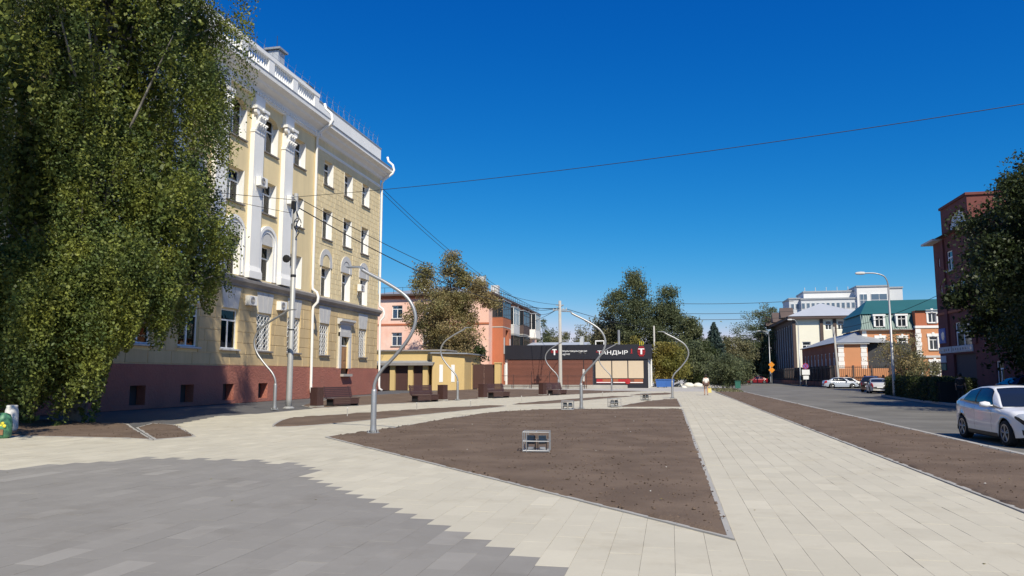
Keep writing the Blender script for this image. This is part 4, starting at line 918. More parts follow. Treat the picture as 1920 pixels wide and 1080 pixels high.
HR = thing('tower_block', 'pale grey apartment block rising behind the cream building', 'building', (55, 268, 0))
hl = -HR.location
for a, b, y, h, m in ((39.7, 43.2, 262, 27.0, 'hirise'), (43.2, 60.4, 260, 26.6, 'hirise'), (44.5, 60.4, 262.5, 29.2, 'hirise_white'), (60.4, 70, 259, 30.3, 'hirise_white'), (70, 75, 262, 30.0, 'hirise')):
    MB().box(a, b, y, y + 14, 0, h).build('wall', m, HR, hl); MB().box(a - .2, b + .2, y - .3, y + 14.2, h, h + .5).build('parapet', 'roof_metal', HR, hl)
for fl_ in range(4, 9):
    for i in range(13):
        x = 40.2 + i * 1.55
        if x > 59.5: continue
        y = 262 if x < 43 else 260
        o = MB().box(x, x + 1.1, y - .12, y + .02, fl_ * 3 - .4, fl_ * 3 + 1.5).build('window', 'hirise_white', HR, hl); MB().box(x + .1, x + 1.0, y - .16, y - .12, fl_ * 3 - .3, fl_ * 3 + 1.4).build('pane', 'hirise_glass', o)
for a, b, z0, z1 in ((61.2, 63.4, 22, 28), (64.6, 69.4, 22, 28)):
    o = MB().box(a, b, 258.8, 259.1, z0, z1).build('window', 'hirise_white', HR, hl)
    for i in range(2):
        for j in range(3): MB().box(a + .1 + (b - a) * i / 2, a - .05 + (b - a) * (i + 1) / 2, 258.74, 258.8, z0 + .1 + j * 2, z0 + 1.9 + j * 2).build('pane', 'hirise_glass', o)
for i in range(5): MB().tube([(45 + i * 3.4, 263, 29.5), (45 + i * 3.4, 263, 31)], .1, 5).build('antenna', 'dirty_white', HR, hl)
CB = thing('cream_kiosk_building', 'small cream house end showing between the trees at the end of the street', 'building', (14, 225, 0))
MB().box(-5, 4, -.5, 8, 0, 4.6).build('wall', 'cream', CB); MB().prismy([(-5.5, 4.6), (4.5, 4.6), (-.5, 7)], -.9, 8.4).build('roof', 'brown_trim', CB)
FB = thing('pale_tower', 'pale multi storey block far behind the trees at the street end', 'building', (10, 420, 0))
MB().box(-10, 14, 0, 14, 0, 21).build('wall', 'hirise_white', FB); MB().box(16, 30, 4, 14, 0, 17).build('wing', 'cream', FB)
# brown fence with brick panels along the far pavement
BF = thing('brick_fence', 'long brown iron fence with orange brick panels by the far pavement', 'fence', (22.3, 110, 0))
def fseg(p0, p1, n):
    p0, p1 = Vector(p0), Vector(p1); d = (p1 - p0) / n; ang = math.atan2(d.y, d.x); l = d.length
    for i in range(n):
        q = p0 + d * i; loc = (q.x - 22.3, q.y - 110, 0)
        MB().box(-.12, .12, -.12, .12, 0, 3.0).build('post', 'brown_trim', BF, loc, ang)
        MB().box(.12, l - .12, -.1, .1, 0, .7).build('brick_base', 'brown_brick', BF, loc, ang)
        b = MB().box(.12, l - .12, -.03, .03, 2.7, 2.78).box(.12, l - .12, -.03, .03, .9, .98)
        for k in range(1, 9): b.box(l * k / 9 - .025, l * k / 9 + .025, -.02, .02, .7, 2.95)
        b.build('iron_panel', 'dark_metal', BF, loc, ang)
fseg((22.3, 110), (34, 110), 5); fseg((22.3, 176), (22.3, 110), 22)
OW = tag(MB().box(22.9, 33.5, 111.2, 111.5, 0, 2.6).build('garden_wall', 'orange'), 'low orange wall behind the brown iron fence', 'wall')
OW2 = tag(MB().box(22.85, 23.1, 142, 176, 0, 2.4).build('garden_wall', 'brown_brick'), 'brown brick wall behind the fence along the receding street', 'wall')

# ---------------------------------------------------------------- S-curved park lamps
def spline(P, n=6):
    P = [Vector(p) for p in P]; out = []
    for i in range(len(P) - 1):
        a, b, c, d = P[max(i - 1, 0)], P[i], P[i + 1], P[min(i + 2, len(P) - 1)]
        for k in range(n):
            t = k / n; out.append(0.5 * ((2 * b) + (c - a) * t + (2 * a - 5 * b + 4 * c - d) * t * t + (3 * b - a - 3 * c + d) * t ** 3))
    return out + [P[-1]]
def park_lamp(label, x, y, rz):
    t = thing('park_lamp', label, 'lamp', (x, y, 0), rz, 'curved park lamps')
    bp = MB().prism([(.19 * math.cos(a * PI / 4 + PI / 8), .19 * math.sin(a * PI / 4 + PI / 8)) for a in range(8)], 0.02, .05).build('base_plate', 'galv', t)
    bb = MB()
    for i in range(4): a = PI / 4 + i * PI / 2; bb.lathe([(.018, 0), (.018, .05), (.01, .06)], 6, (.14 * math.cos(a), .14 * math.sin(a), .05))
    bb.build('bolts', 'pole_metal', bp)
    MB().lathe([(.105, .05), (.09, .12), (.082, .3), (.078, 1.2), (.062, 1.26)], 14).build('lower_post', 'galv', t, smooth=True)
    pts = spline([(0, 0, 1.2), (.01, 0, 1.38), (.09, 0, 1.6), (.25, 0, 1.83), (.48, 0, 2.06), (.75, 0, 2.35), (1.02, 0, 2.7), (1.17, 0, 3.02), (1.2, 0, 3.3), (1.1, 0, 3.62), (.84, 0, 3.94), (.3, 0, 4.29), (-.22, 0, 4.56), (-.45, 0, 4.69)])
    MB().tube(pts, .050, 10).build('curved_pole', 'galv', t, smooth=True)
    h = MB().prismy([(-.42, 4.665), (-.42, 4.75), (-.5, 4.80), (-.93, 4.80), (-.95, 4.775), (-.55, 4.745)][::-1], -.075, .075).build('lamp_head', 'galv', t)
    MB().box(-.9, -.58, -.06, .06, 4.752, 4.762).build('lens', 'lamp_clear', h); return t
L0 = park_lamp('curved grey park lamp in the left tip of the big soil bed, nearest of all', -8.23, 19.9, 0)
for lb, x, y, rz in (('curved park lamp behind the big soil bed beside the double floodlight', -4.25, 36.1, 0), ('curved park lamp at the far corner of the soil beside the straight path', .11, 54.6, 0),
                     ('curved park lamp leaning left beside the tall grey pole at the yellow building', -18.47, 32.5, PI), ('curved park lamp between second and third bench with its head over the garage', -13.69, 47.2, PI),
                     ('curved park lamp rising behind the fourth bench in front of the plank wall', -9.93, 66.9, PI), ('farthest curved park lamp standing in front of the beige panels', -5.72, 74.3, PI)):
    dup(L0, lb, (x, y, 0), rz + (random.uniform(-.06, .06) if y > 40 else 0))

# ---------------------------------------------------------------- benches and litter bins
def bench(label, x, y, rz):
    t = thing('bench', label, 'bench', (x, y, 0), rz, 'dark wooden benches along the path')
    for i in range(5): MB().box(-1.1, 1.1, -.46 + i * .105, -.37 + i * .105, .40, .44).build('seat_slat', 'bench_wood', t)
    for i in range(6):
        z = .47 + i * .095; MB().add([(-1.1, .10 + i * .022, z), (1.1, .10 + i * .022, z), (1.1, .122 + i * .022, z + .085), (-1.1, .122 + i * .022, z + .085), (-1.1, .14 + i * .022, z), (1.1, .14 + i * .022, z), (1.1, .162 + i * .022, z + .085), (-1.1, .162 + i * .022, z + .085)],
                                     [(0, 1, 2, 3), (5, 4, 7, 6), (3, 2, 6, 7), (1, 0, 4, 5), (0, 3, 7, 4), (2, 1, 5, 6)]).build('back_slat', 'bench_wood', t)
    for i in range(3): MB().box(-1.02, 1.02, -.45, -.42, .13 + i * .09, .21 + i * .09).build('apron_slat', 'bench_wood', t)
    for x_ in (-.95, .95):
        MB().box(x_ - .04, x_ + .04, -.42, .06, .03, .40).build('leg', 'dark_metal', t)
        MB().tube([(x_, .0, .38), (x_, .15, .48), (x_, .30, 1.06)], .025, 6).build('back_support', 'dark_metal', t)
    return t
B0 = bench('dark wooden bench by the red plinth, nearest of the four benches', -17.35, 37.3, R(74))
for lb, x, y, rz in (('dark wooden bench in front of the garage doors with a bin on its right', -15.05, 44.2, R(70)), ('dark wooden bench in front of the pink house with a bin on its left', -12.45, 53.2, R(68)), ('farthest dark wooden bench in front of the plank wall, below a curved lamp', -9.45, 61.9, R(64))):
    dup(B0, lb, (x, y, 0), rz)
def bin_(label, x, y, rz):
    t = thing('litter_bin', label, 'bin', (x, y, 0), rz, 'square wooden litter bins beside the benches')
    MB().box(-.26, .26, -.26, .26, 0.0, .10).build('base', 'kerb', t)
    MB().box(-.2, .2, -.2, .2, .10, .95).build('liner', 'dark_metal', t)
    for s in range(4):
        for i in range(4):
            MB().box(-.23 + i * .118, -.125 + i * .118, -.235, -.205, .11, 1.0).build('slat', 'bench_wood', t, (0, 0, 0), s * PI / 2)
    MB().box(-.24, .24, -.24, .24, 1.0, 1.03).box(-.12, .12, -.12, .12, 1.03, 1.035).build('rim', 'gate_brown', t); return t
K0 = bin_('dark wooden litter bin left of the nearest bench, on a pale base', -17.75, 35.4, R(74))
for lb, x, y, rz in (('dark litter bin at the right end of the second bench', -14.45, 46.35, R(70)), ('dark litter bin at the left end of the third bench', -13.0, 51.2, R(68)), ('dark litter bin left of the farthest bench', -10.25, 60.2, R(64))): dup(K0, lb, (x, y, 0), rz)

# ---------------------------------------------------------------- caged floodlights
def cage(label, x, y, rz, w=.56, d=.42, h=.42):
    t = thing('caged_floodlight', label, 'floodlight', (x, y, .03), rz, 'floodlights in wire cages')
    f = MB(); r = .011
    for zz in (.03, h * .55, h): f.tube([(-w / 2, -d / 2, zz), (w / 2, -d / 2, zz), (w / 2, d / 2, zz), (-w / 2, d / 2, zz), (-w / 2, -d / 2, zz)], r, 5)
    for a, b in ((-1, -1), (1, -1), (1, 1), (-1, 1), (-.72, -1), (-.72, 1)): f.tube([(a * w / 2, b * d / 2, 0), (a * w / 2, b * d / 2, h)], r, 5)
    f.tube([(0, -d / 2, h), (0, d / 2, h)], r, 5)
    f.build('cage', 'galv', t)
    MB().box(-w / 2 + .02, w / 2 - .02, -d / 2 + .02, d / 2 - .02, 0.0, .035).build('base_plate', 'kerb', t)
    for s in (-1, 1):
        fl = MB().add([(-.09, -.05, .18), (.09, -.05, .18), (.09, .0, .34), (-.09, .0, .34), (-.07, .03, .15), (.07, .03, .15), (.07, .08, .31), (-.07, .08, .31)], [(0, 1, 2, 3), (4, 7, 6, 5), (0, 4, 5, 1), (1, 5, 6, 2), (2, 6, 7, 3), (3, 7, 4, 0)]).build('floodlight', 'dark_metal', t, (s * .12, 0, 0), s * .25)
        MB().add([(-.08, -.053, .19), (.08, -.053, .19), (.08, -.006, .335), (-.08, -.006, .335)], [(0, 1, 2, 3)]).build('lens', 'pane_dark', fl)
        MB().box(-.1, -.09, -.02, .03, .035, .26).box(.09, .1, -.02, .03, .035, .26).build('bracket', 'dark_metal', fl)
        MB().box(-.06, .06, -.04, .06, .035, .09).build('ballast', 'galv', fl)
    return t
G0 = cage('double floodlight in a wire cage in the middle of the big soil bed', -2.84, 15.9, R(6))
for lb, x, y, rz in (('caged double floodlight at the back of the big soil bed beside the second curved lamp', -4.75, 34.9, R(4)), ('caged floodlight at the path between the two soil beds', -2.88, 39.0, R(30)), ('farthest small caged floodlight at the left edge of the far soil bed', -1.63, 49.8, R(-25))): dup(G0, lb, (x, y, .03), rz)

# path markers
def marker(label, x, y):
    t = thing('path_marker', label, 'post', (x, y, 0), 0, 'thin pale posts beside the curved path')
    MB().lathe([(.022, 0), (.02, .3), (.02, .33)], 8).build('stem', 'concrete', t); MB().lathe([(.032, .33), (.034, .345), (.012, .375)], 8).build('cap', 'dirty_white', t); return t
M0 = marker('thin pale post in front of the nearest bench', -12.61, 27.8)
for lb, x, y in (('thin pale post in front of the second bench', -11.67, 33.4), ('thin pale post on the curved path right of the second bin', -10.11, 37.3), ('thin pale post on the curved path below the third bench', -9.11, 45.7), ('thin pale post between third and fourth bench on the path', -8.15, 50.6), ('thin pale post below the beige shop panels', -5.14, 57.7)): dup(M0, lb, (x, y, 0))

# ---------------------------------------------------------------- poles, cables, signs
def pole(name, label, x, y, h, r0, r1, m, lean=(0, 0), flange=True):
    t = thing(name, label, 'pole', (x, y, 0))
    MB().lathe([(r0, 0), (r0 * .97, .5), (r1, h)], 12).build('shaft', m, t, smooth=True)
    if flange: MB().lathe([(r0 * 1.9, 0), (r0 * 1.9, .03), (r0 * 1.15, .1)], 8).build('flange', m, t)
    t.rotation_euler = (lean[0], lean[1], 0); return t
P1 = pole('utility_pole', 'tall grey metal pole in front of the yellow building beside a curved lamp', -18.66, 34.2, 10.95, .155, .11, 'pole_metal')
MB().lathe([(.13, 0), (.14, .02), (.14, .12), (.13, .14)], 12, (0, 0, 6.6)).lathe([(.15, 0), (.15, .06)], 12, (0, 0, 3.9)).build('clamp_band', 'dark_metal', P1)
MB().tube([(.12, -.1, 10.0), (.28, -.12, 9.6), (.1, -.13, 9.2), (.3, -.1, 8.9), (.12, -.12, 8.6)], .03, 6).tube([(.22 + .2 * math.cos(a * .6), -.15, 9.35 + .28 * math.sin(a * .6)) for a in range(11)], .025, 6).build('cable_coil', 'cable', P1)
MB().box(-.1, .1, -.28, -.12, 10.1, 10.5).lathe([(.02, 0), (.2, .02), (.2, .1), (.02, .12)], 12, (-.35, -.18, 7.55), 'y').build('junction_box', 'dark_metal', P1)
P2 = pole('utility_pole', 'pale concrete utility pole with crossarm standing before the black shop signboard', -13.17, 90.4, 10.8, .24, .17, 'concrete', flange=False)
MB().box(-.9, .9, -.06, .06, 9.6, 9.72).box(-.5, .5, -.06, .06, 10.2, 10.3).build('crossarm', 'pole_metal', P2)
for x in (-.8, -.4, .4, .8): MB().lathe([(.05, 0), (.06, .05), (.03, .1), (.055, .14), (.02, .2)], 8, (x, 0, 9.72)).build('insulator', 'dirty_white', P2)
P3 = pole('utility_pole', 'leaning grey utility pole behind the parked white sedan down the street', 22.55, 109.2, 8.3, .17, .12, 'concrete', (0, R(-2.2)), False)
P4 = pole('utility_pole', 'slim pale post showing above the shop roof among the trees', -2.3, 116, 9.2, .15, .12, 'concrete', (0, 0), False)
def street_lamp(label, x, y, h, arm, face=PI):
    t = thing('street_lamp', label, 'street lamp', (x, y, 0), 0, 'tall grey street lamps along the road')
    MB().lathe([(.14, 0), (.13, .4), (.07, h - 1.2)], 10).build('pole', 'galv', t, smooth=True)
    MB().tube(spline([(0, 0, h - 1.25), (-.05, 0, h - .7), (-.3, 0, h - .25), (-arm * .55, 0, h - .03), (-arm, 0, h)]), .05, 8).build('arm', 'galv', t, smooth=True)
    hd = MB().lathe([(.04, -.05), (.10, .05), (.13, .35), (.11, .62), (.03, .72)], 10, (-arm - .6, 0, h), 'x', .55).build('lamp_head', 'dirty_white', t, smooth=True); return t
street_lamp('tall grey street lamp with curved arm rising behind the hedge', 16.75, 62, 9.6, 1.7)
street_lamp('thin street lamp in front of the cream building', 19.5, 121, 10.2, .9)
street_lamp('distant street lamp carrying the orange warning sign', 19.8, 158.3, 10.6, 1.6)
street_lamp('farthest street lamp between trees at the bend of the street', 19.7, 190, 10.4, 1.6)
def rsign(label, x, y, zz, shapes, m='galv', h=3.6):
    t = thing('road_sign', label, 'sign', (x, y, 0))
    MB().lathe([(.05, 0), (.05, h)], 8).build('post', m, t)
    for s in shapes:
        k, z, sz, c = s
        if k == 'o': o = MB().lathe([(.01, 0), (sz, 0), (sz, .03), (.01, .03)], 20, (0, -.09, z), 'y').build('disc', c, t)
        elif k == 'd': o = MB().prismy([(0, z - sz), (sz, z), (0, z + sz), (-sz, z)], -.1, -.07).build('plate', c, t)
        else: o = MB().box(-sz, sz, -.1, -.07, z - sz * .7, z + sz * .7).build('plate', c, t)
    return t
t = rsign('round purple blue no stopping sign over a white plate by the road', 20.05, 119.5, 0, [('o', 3.0, .46, 'sign_red'), ('b', 2.1, .55, 'sign_white'), ('b', 1.3, .4, 'sign_white')], h=3.6)
d = MB().lathe([(.01, 0), (.39, 0), (.39, .02), (.01, .02)], 20, (0, -.115, 3.0), 'y').build('disc_face', 'sign_purple', t)
MB().add([(-.29, -.125, 2.67), (-.23, -.125, 2.61), (.29, -.125, 3.33), (.23, -.125, 3.39)], [(0, 1, 2, 3)]).add([(.29, -.126, 2.67), (.23, -.126, 2.61), (-.29, -.126, 3.33), (-.23, -.126, 3.39)], [(0, 3, 2, 1)]).build('cross_bar', 'sign_red', d)
rsign('orange diamond warning signs one above the other on a distant pole', 19.95, 157.4, 0, [('d', 3.75, .62, 'sign_orange'), ('d', 2.7, .62, 'sign_orange')], h=4.4)
t = rsign('bright lime bordered crosswalk sign at the end of the street', 15.2, 165, 0, [('b', 3.0, .55, 'sign_lime')], h=3.5)
MB().box(-.4, .4, -.11, -.1, 2.75, 3.25).build('plate_face', 'sign_white', t)
def cable(label, a, b, sag, r=.014, n=22):
    a, b = Vector(a), Vector(b); pts = [a.lerp(b, i / n) - Vector((0, 0, 4 * sag * (i / n) * (1 - i / n))) for i in range(n + 1)]
    return tag(MB().tube(pts, r, 5, False).build('cable', 'cable'), label, 'cable', 'overhead cables')
cable('long overhead cable crossing the sky from the grey pole to the upper right', (-18.9, 34.1, 10.75), (12.4, 23.5, 9.75), .35, .013, 40)
cable('overhead cable running left from the grey pole into the birch', (-18.8, 34.0, 10.6), (-27, 21, 9.9), .2, .016)
cable('second overhead cable slanting left from the pole across the facade', (-18.8, 34.0, 9.9), (-29, 24, 12.5), .4, .013)
cable('thick cable from the grey pole down across the facade to the concrete pole', (-18.5, 34.3, 10.2), (-13.2, 90.3, 9.9), 1.6, .03, 30)
cable('thin cable above the thick one towards the concrete pole', (-18.5, 34.3, 10.7), (-13.2, 90.3, 10.3), 1.2, .02, 30)
cable('cable from the top corner of the yellow building to the pink roof', (-25.9, 63.4, 19.0), (-23.0, 108, 13.6), .8, .025)
cable('second cable from the yellow building corner toward the pink roof', (-25.9, 63.4, 18.6), (-22.9, 116, 13.4), 1.2, .025)
for i, (e, s, lb) in enumerate((((-22.9, 104, 12.9), .5, 'wire from the concrete pole to the near part of the pink roof edge'), ((-22.9, 116, 12.7), .5, 'wire from the concrete pole to the middle of the pink roof edge'), ((-22.9, 128, 12.4), .5, 'wire from the concrete pole to the far end of the pink roof'), ((-22.0, 108, 9.0), .4, 'low wire from the concrete pole to a white balcony'))):
    cable(lb, (-13.6 + i * .3, 90.4, 9.8 + .15 * i), e, s, .03)
cable('wire from the concrete pole to the right over the shop roof', (-12.4, 90.4, 9.8), (3, 150, 10.5), .8, .035)
for z, lb in ((16.2, 'topmost thin wire crossing above the spruce at the street end'), (14.2, 'middle wire crossing the sky above the spruce'), (13.0, 'lowest wire crossing just above the spruce top')): cable(lb, (-3, 152, z), (24.5, 156, z + .2), .35, .05)
cable('wire from the brick building to the pole across the green roof', (28, 84, 10.2), (22.4, 109.2, 8.0), .6, .03)

# ---------------------------------------------------------------- cars
def lerpc(T, x):
    if x <= T[0][0]: return T[0][1]
    for (a, va), (b, vb) in zip(T, T[1:]):
        if x <= b:
            t = (x - a) / (b - a); t = t * t * (3 - 2 * t) * .35 + t * .65; return va + (vb - va) * t
    return T[-1][1]
SED = dict(L=2.2, W=.86, wb=1.3, r=.315, deck=[(-2.2, .62), (-2.16, .86), (-2.05, 1.0), (-1.8, 1.05), (-1.4, 1.05), (-.6, .99), (.6, .94), (1.05, .93), (1.5, .87), (1.9, .77), (2.1, .66), (2.2, .52)],
           roof=[(-1.68, 1.05), (-1.4, 1.17), (-.98, 1.37), (-.5, 1.46), (-.05, 1.48), (.2, 1.45), (.5, 1.30), (1.1, .93)], win=(-1.22, .72), spl=(-.38,), ws=(.28, 1.06), rw=(-1.6, -1.02))
SUV = dict(L=2.25, W=.9, wb=1.35, r=.36, deck=[(-2.25, .75), (-2.2, 1.0), (-2.1, 1.1), (-1.4, 1.08), (.6, 1.05), (1.1, 1.04), (1.6, 1.0), (2.0, .9), (2.18, .75), (2.25, .6)],
           roof=[(-2.2, 1.08), (-2.1, 1.35), (-1.95, 1.58), (-1.5, 1.66), (-.4, 1.70), (.1, 1.67), (.45, 1.5), (1.15, 1.04)], win=(-1.9, .75), spl=(-1.0, -.3), ws=(.2, 1.1), rw=(-2.19, -1.98))
def car(label, loc, rz, paint, S=SED, detail=True, group='parked cars'):
    t = thing('car', label, 'car', loc, rz, group); L, W, wb, r = S['L'], S['W'], S['wb'], S['r']; ar = r + .06
    def hw(x): return W * (1 - .26 * abs(x / L) ** 7 - .04 * (x / L) ** 2)
    def z0(x):
        b = .20 + .10 * abs(x / L) ** 5
        for c in (-wb, wb):
            if abs(x - c) < ar: b = max(b, r + math.sqrt(ar * ar - (x - c) ** 2))
        return b
    def sec(x):
        w_, zb, zd = hw(x), z0(x), lerpc(S['deck'], x); h = max(zd - .22, .1); zl = lambda f: max(zb + .004 * f, .22 + h * f)
        return [(w_ * .955, zb), (w_ * .985, zl(.22)), (w_, zl(.45)), (w_ * .975, zl(.58)), (w_ * .985, zl(.75)), (w_ * .955, max(zb + .02, zd - .05)), (w_ * .86, max(zb + .03, zd - .005)), (w_ * .5, zd + .02), (0, zd + .03)]
    N = 88; xs = [-L + 2 * L * i / N for i in range(N + 1)]
    b = MB(); ring = []
    for x in xs:
        s = sec(x); pts = [(x, -y, z) for y, z in s] + [(x, y, z) for y, z in s[-2::-1]]; k = len(b.v); b.v += pts; ring.append((k, len(pts)))
    for i in range(N):
        a, n = ring[i]; c = ring[i + 1][0]
        for j in range(n - 1): b.f.append((a + j, a + j + 1, c + j + 1, c + j))
    for i in (0, N):
        k, n = ring[i]; b.f.append(tuple(range(k, k + n)) if i == 0 else tuple(range(k + n - 1, k - 1, -1)))
    b.build('body', paint, t, smooth=True)
    MB().box(-L * .93, -wb - ar, -W * .8, W * .8, .2, .5).box(-wb + ar, wb - ar, -W * .93, W * .93, .17, .5).box(wb + ar, L * .93, -W * .78, W * .78, .2, .45).box(-L * .9, L * .9, -W * .55, W * .55, .19, .6).build('underbody', 'under', t)
    x0, x1 = S['roof'][0][0], S['roof'][-1][0]
    def gh(x, u):
        """cabin surface: u 0 at the beltline, 1 at the roof edge, 2 on the centre line; sign picks the side"""
        s = -1 if u < 0 else 1; u = abs(u); zd = lerpc(S['deck'], x) - .01; zr = max(lerpc(S['roof'], x), zd + .005); w_ = hw(x) * .93; hh = zr - zd
        wt = w_ - hh * .50
        if u <= 1: f = u; y = w_ + (wt - w_) * f + .05 * math.sin(f * PI) * min(1, hh * 2); z = zd + (hh * .93) * f
        else: f = u - 1; y = wt * (1 - f); z = zd + hh * (.93 + .07 * math.sin(f * PI / 2))
        return Vector((x, s * y, z))
    us = [0, .12, .3, .5, .7, .86, 1, 1.1, 1.3, 1.6, 2]; us = [-u for u in us] + us[-2::-1]
    g = MB(); m = 40; gx = [x0 + (x1 - x0) * i / m for i in range(m + 1)]; n = len(us)
    for x in gx: g.v += [tuple(gh(x, u if i < 11 else u)) for i, u in enumerate(us)]
    for i in range(m):
        for j in range(n - 1): a = i * n + j; g.f.append((a, a + 1, a + n + 1, a + n))
    g.build('cabin', paint, t, smooth=True)
    def patch(nm, mt, xa, xb, ua, ub, off, nx=10, nu=5, skew=0.0, par=None, skewt=0.0):
        p = MB()
        for i in range(nx + 1):
            for j in range(nu + 1):
                f = j / nu; x = (xa + skew * f) + ((xb + skewt * f) - (xa + skew * f)) * i / nx; u = ua + (ub - ua) * f
                q = gh(x, u); e = 1e-3; nn = (gh(x + e, u) - gh(x - e, u)).cross(gh(x, u + e) - gh(x, u - e)); nn = nn.normalized() if nn.length > 1e-12 else Vector((0, 0, 1))
                if nn.dot(q - Vector((0, 0, .9))) < 0: nn = -nn
                p.v.append(tuple(q + nn * off))
        for i in range(nx):
            for j in range(nu): a = i * (nu + 1) + j; p.f.append((a, a + nu + 1, a + nu + 2, a + 1))
        return p.build(nm, mt, par or t, smooth=True)
    wa, wc = S['win']; sk = (wc - .08) * .55; cuts = [wa] + list(S['spl']) + [wc]
    for s in (-1, 1):
        patch('window_trim', 'car_trim', wa, wc, s * .10, s * .93, .004, 14, 6, .22, skewt=-.36)
        nn = len(cuts) - 1
        for i in range(nn):
            a, c = cuts[i] + .05, cuts[i + 1] - .05
            patch('side_window', 'car_glass', a, c, s * .14, s * .88, .008, 8, 5, .20 if i == 0 else 0, skewt=-.34 if i == nn - 1 else 0)
    for nm, (a, c) in (('windscreen', S['ws']), ('rear_window', S['rw'])):
        p = MB(); nx = 10; nu = 12
        for i in range(nx + 1):
            for j in range(nu + 1):
                x = a + (c - a) * i / nx; u = -1.02 - j / nu * .98 if j <= nu / 2 else 1.02 + (nu - j) / nu * .98
                f = j / nu * 2 - 1; q = gh(x, (1.06 + (1 - abs(f)) * .94) * (-1 if f < 0 else 1)); p.v.append((q.x + (.006 if nm == 'windscreen' else -.006), q.y, q.z + .008))
        for i in range(nx):
            for j in range(nu): k = i * (nu + 1) + j; p.f.append((k, k + 1, k + nu + 2, k + nu + 1))
        p.build(nm, 'car_glass', t, smooth=True)
    for x in (-wb, wb):
        for s in (-1, 1):
            wy = s * (W - .03); w_ = MB().lathe([(r * .55, -.1), (r * .96, -.1), (r, -.07), (r, .07), (r * .96, .1), (r * .66, .1)], 28, (0, 0, 0), 'y').build('wheel', 'tyre', t, (x, wy - s * .1, r), 0, True)
            sp = MB().lathe([(r * .60, s * .07), (r * .68, s * .085), (r * .70, s * .103), (r * .63, s * .106), (r * .6, s * .09)], 28, (0, 0, 0), 'y').lathe([(.01, s * .06), (.06, s * .07), (.055, s * .1), (.01, s * .105)], 12, (0, 0, 0), 'y')
            for k in range(5):
                a = 2 * PI * k / 5 + .3
                for da in (-.16, .16):
                    p0 = Vector((math.cos(a) * .04, s * .092, math.sin(a) * .04)); p1 = Vector((math.cos(a + da) * r * .64, s * .095, math.sin(a + da) * r * .64)); sp.tube([p0, p1], [.022, .018], 5)
            sp.build('rim', 'rim', w_); MB().lathe([(.01, s * .03), (r * .62, s * .03), (r * .62, s * .04), (.01, s * .04)], 20, (0, 0, 0), 'y').build('brake_disc', 'under', w_)
    def bpatch(nm, mt, xa, xb, ia, ib, s, off=.006, nx=6, nu=4, taper=0.0):
        p = MB()
        for i in range(nx + 1):
            for j in range(nu + 1):
                x = xa + (xb - xa) * i / nx; f0 = ia + taper * i / nx; u = f0 + (ib - f0) * j / nu; S_ = sec(x); k = min(int(u), len(S_) - 2); f = u - k
                y = S_[k][0] + (S_[k + 1][0] - S_[k][0]) * f; z = S_[k][1] + (S_[k + 1][1] - S_[k][1]) * f
                p.v.append((x + (off if abs(x) > L * .9 and x > 0 else -off if x < -L * .9 else 0), s * (y + off * .8), z + (off if u > 5 else 0)))
        for i in range(nx):
            for j in range(nu): a = i * (nu + 1) + j; p.f.append((a, a + 1, a + nu + 2, a + nu + 1))
        return p.build(nm, mt, t, smooth=True)
    for s in (-1, 1):
        hl_ = bpatch('headlight', 'lamp_clear', L * .80, L * .995, 4.7, 6.35, s, taper=-1.2)
        bpatch('headlight_trim', 'car_trim', L * .79, L * .998, 4.5, 5.0, s, .008, taper=-1.4)
        bpatch('tail_light', 'lamp_red', -L * .998, -L * .84, 3.3, 5.6, s)
        if detail:
            for x in ((-.40, .62, -1.08) if S is SED else (-1.0, -.3, .7)): bpatch('door_gap', 'car_trim', x - .004, x + .004, .8, 5.3, s, .004, 1, 10)
            bpatch('sill_trim', 'car_trim', -wb + ar + .02, wb - ar - .02, 0, .5, s, .005)
            for x in (-.58, .42) if S is SED else (-.5, .45): MB().cbox(x - .1, x + .1, s * W * .99 - .012, s * W * .99 + .012, .835, .862, .004).build('door_handle', paint, t)
            bpatch('fog_vent', 'car_trim', L * .90, L * .975, .8, 2.0, s, .01)
        mr = MB().lathe([(.01, -.13), (.06, -.12), (.085, 0), (.06, .1), (.01, .12)], 10, (.62, s * (W + .10), .99), 'y', 1.1).box(.58, .66, min(s * W * .9, s * (W + .04)), max(s * W * .9, s * (W + .04)), .95, .98).build('mirror', paint, t, smooth=True)
    zf = lerpc(S['deck'], L * .99)
    MB().box(L * .985, L + .012, -W * .42, W * .42, zf - .05, zf + .03).box(L * .985, L + .01, -W * .5, W * .5, .27, .42).build('grille', 'car_trim', t)
    for x, s in ((L, 1), (-L, -1)): MB().box(min(x, x + s * .022), max(x, x + s * .022), -.26, .26, .46 if s > 0 else .55, .57 if s > 0 else .66).build('number_plate', 'sign_white', t)
    return t
car('white sedan parked at the right edge of the picture beside the soil strip', (8.83, 21.95, -.085), -PI / 2 + R(1.0), 'paint_white')
car('dark blue car parked in the shade behind the white sedan', (21.2, 51.5, .02), R(184), 'paint_blue', SUV, False)
car('dark red car with a red tail light parked beyond the hedge end', (20.75, 84.0, -.085), PI / 2 + R(-28), 'paint_dark', SUV, False)
car('silver car tail peeking out beside the hedge end', (19.6, 78.2, -.085), PI / 2 + R(-8), 'paint_silver', SED, False)
car('white sedan parked sideways in front of the brick fence', (22.2, 106.8, -.085), R(4), 'paint_grey', SED, False)
car('white car mostly hidden behind the sedan at the brick fence', (23.6, 108.8, -.085), R(8), 'paint_white', SED, False)
car('red sedan far down the street', (17.7, 163, -.085), R(183), 'paint_red', SED, False)
car('white estate car behind the red sedan', (15.6, 174, -.085), PI / 2, 'paint_white', SUV, False)

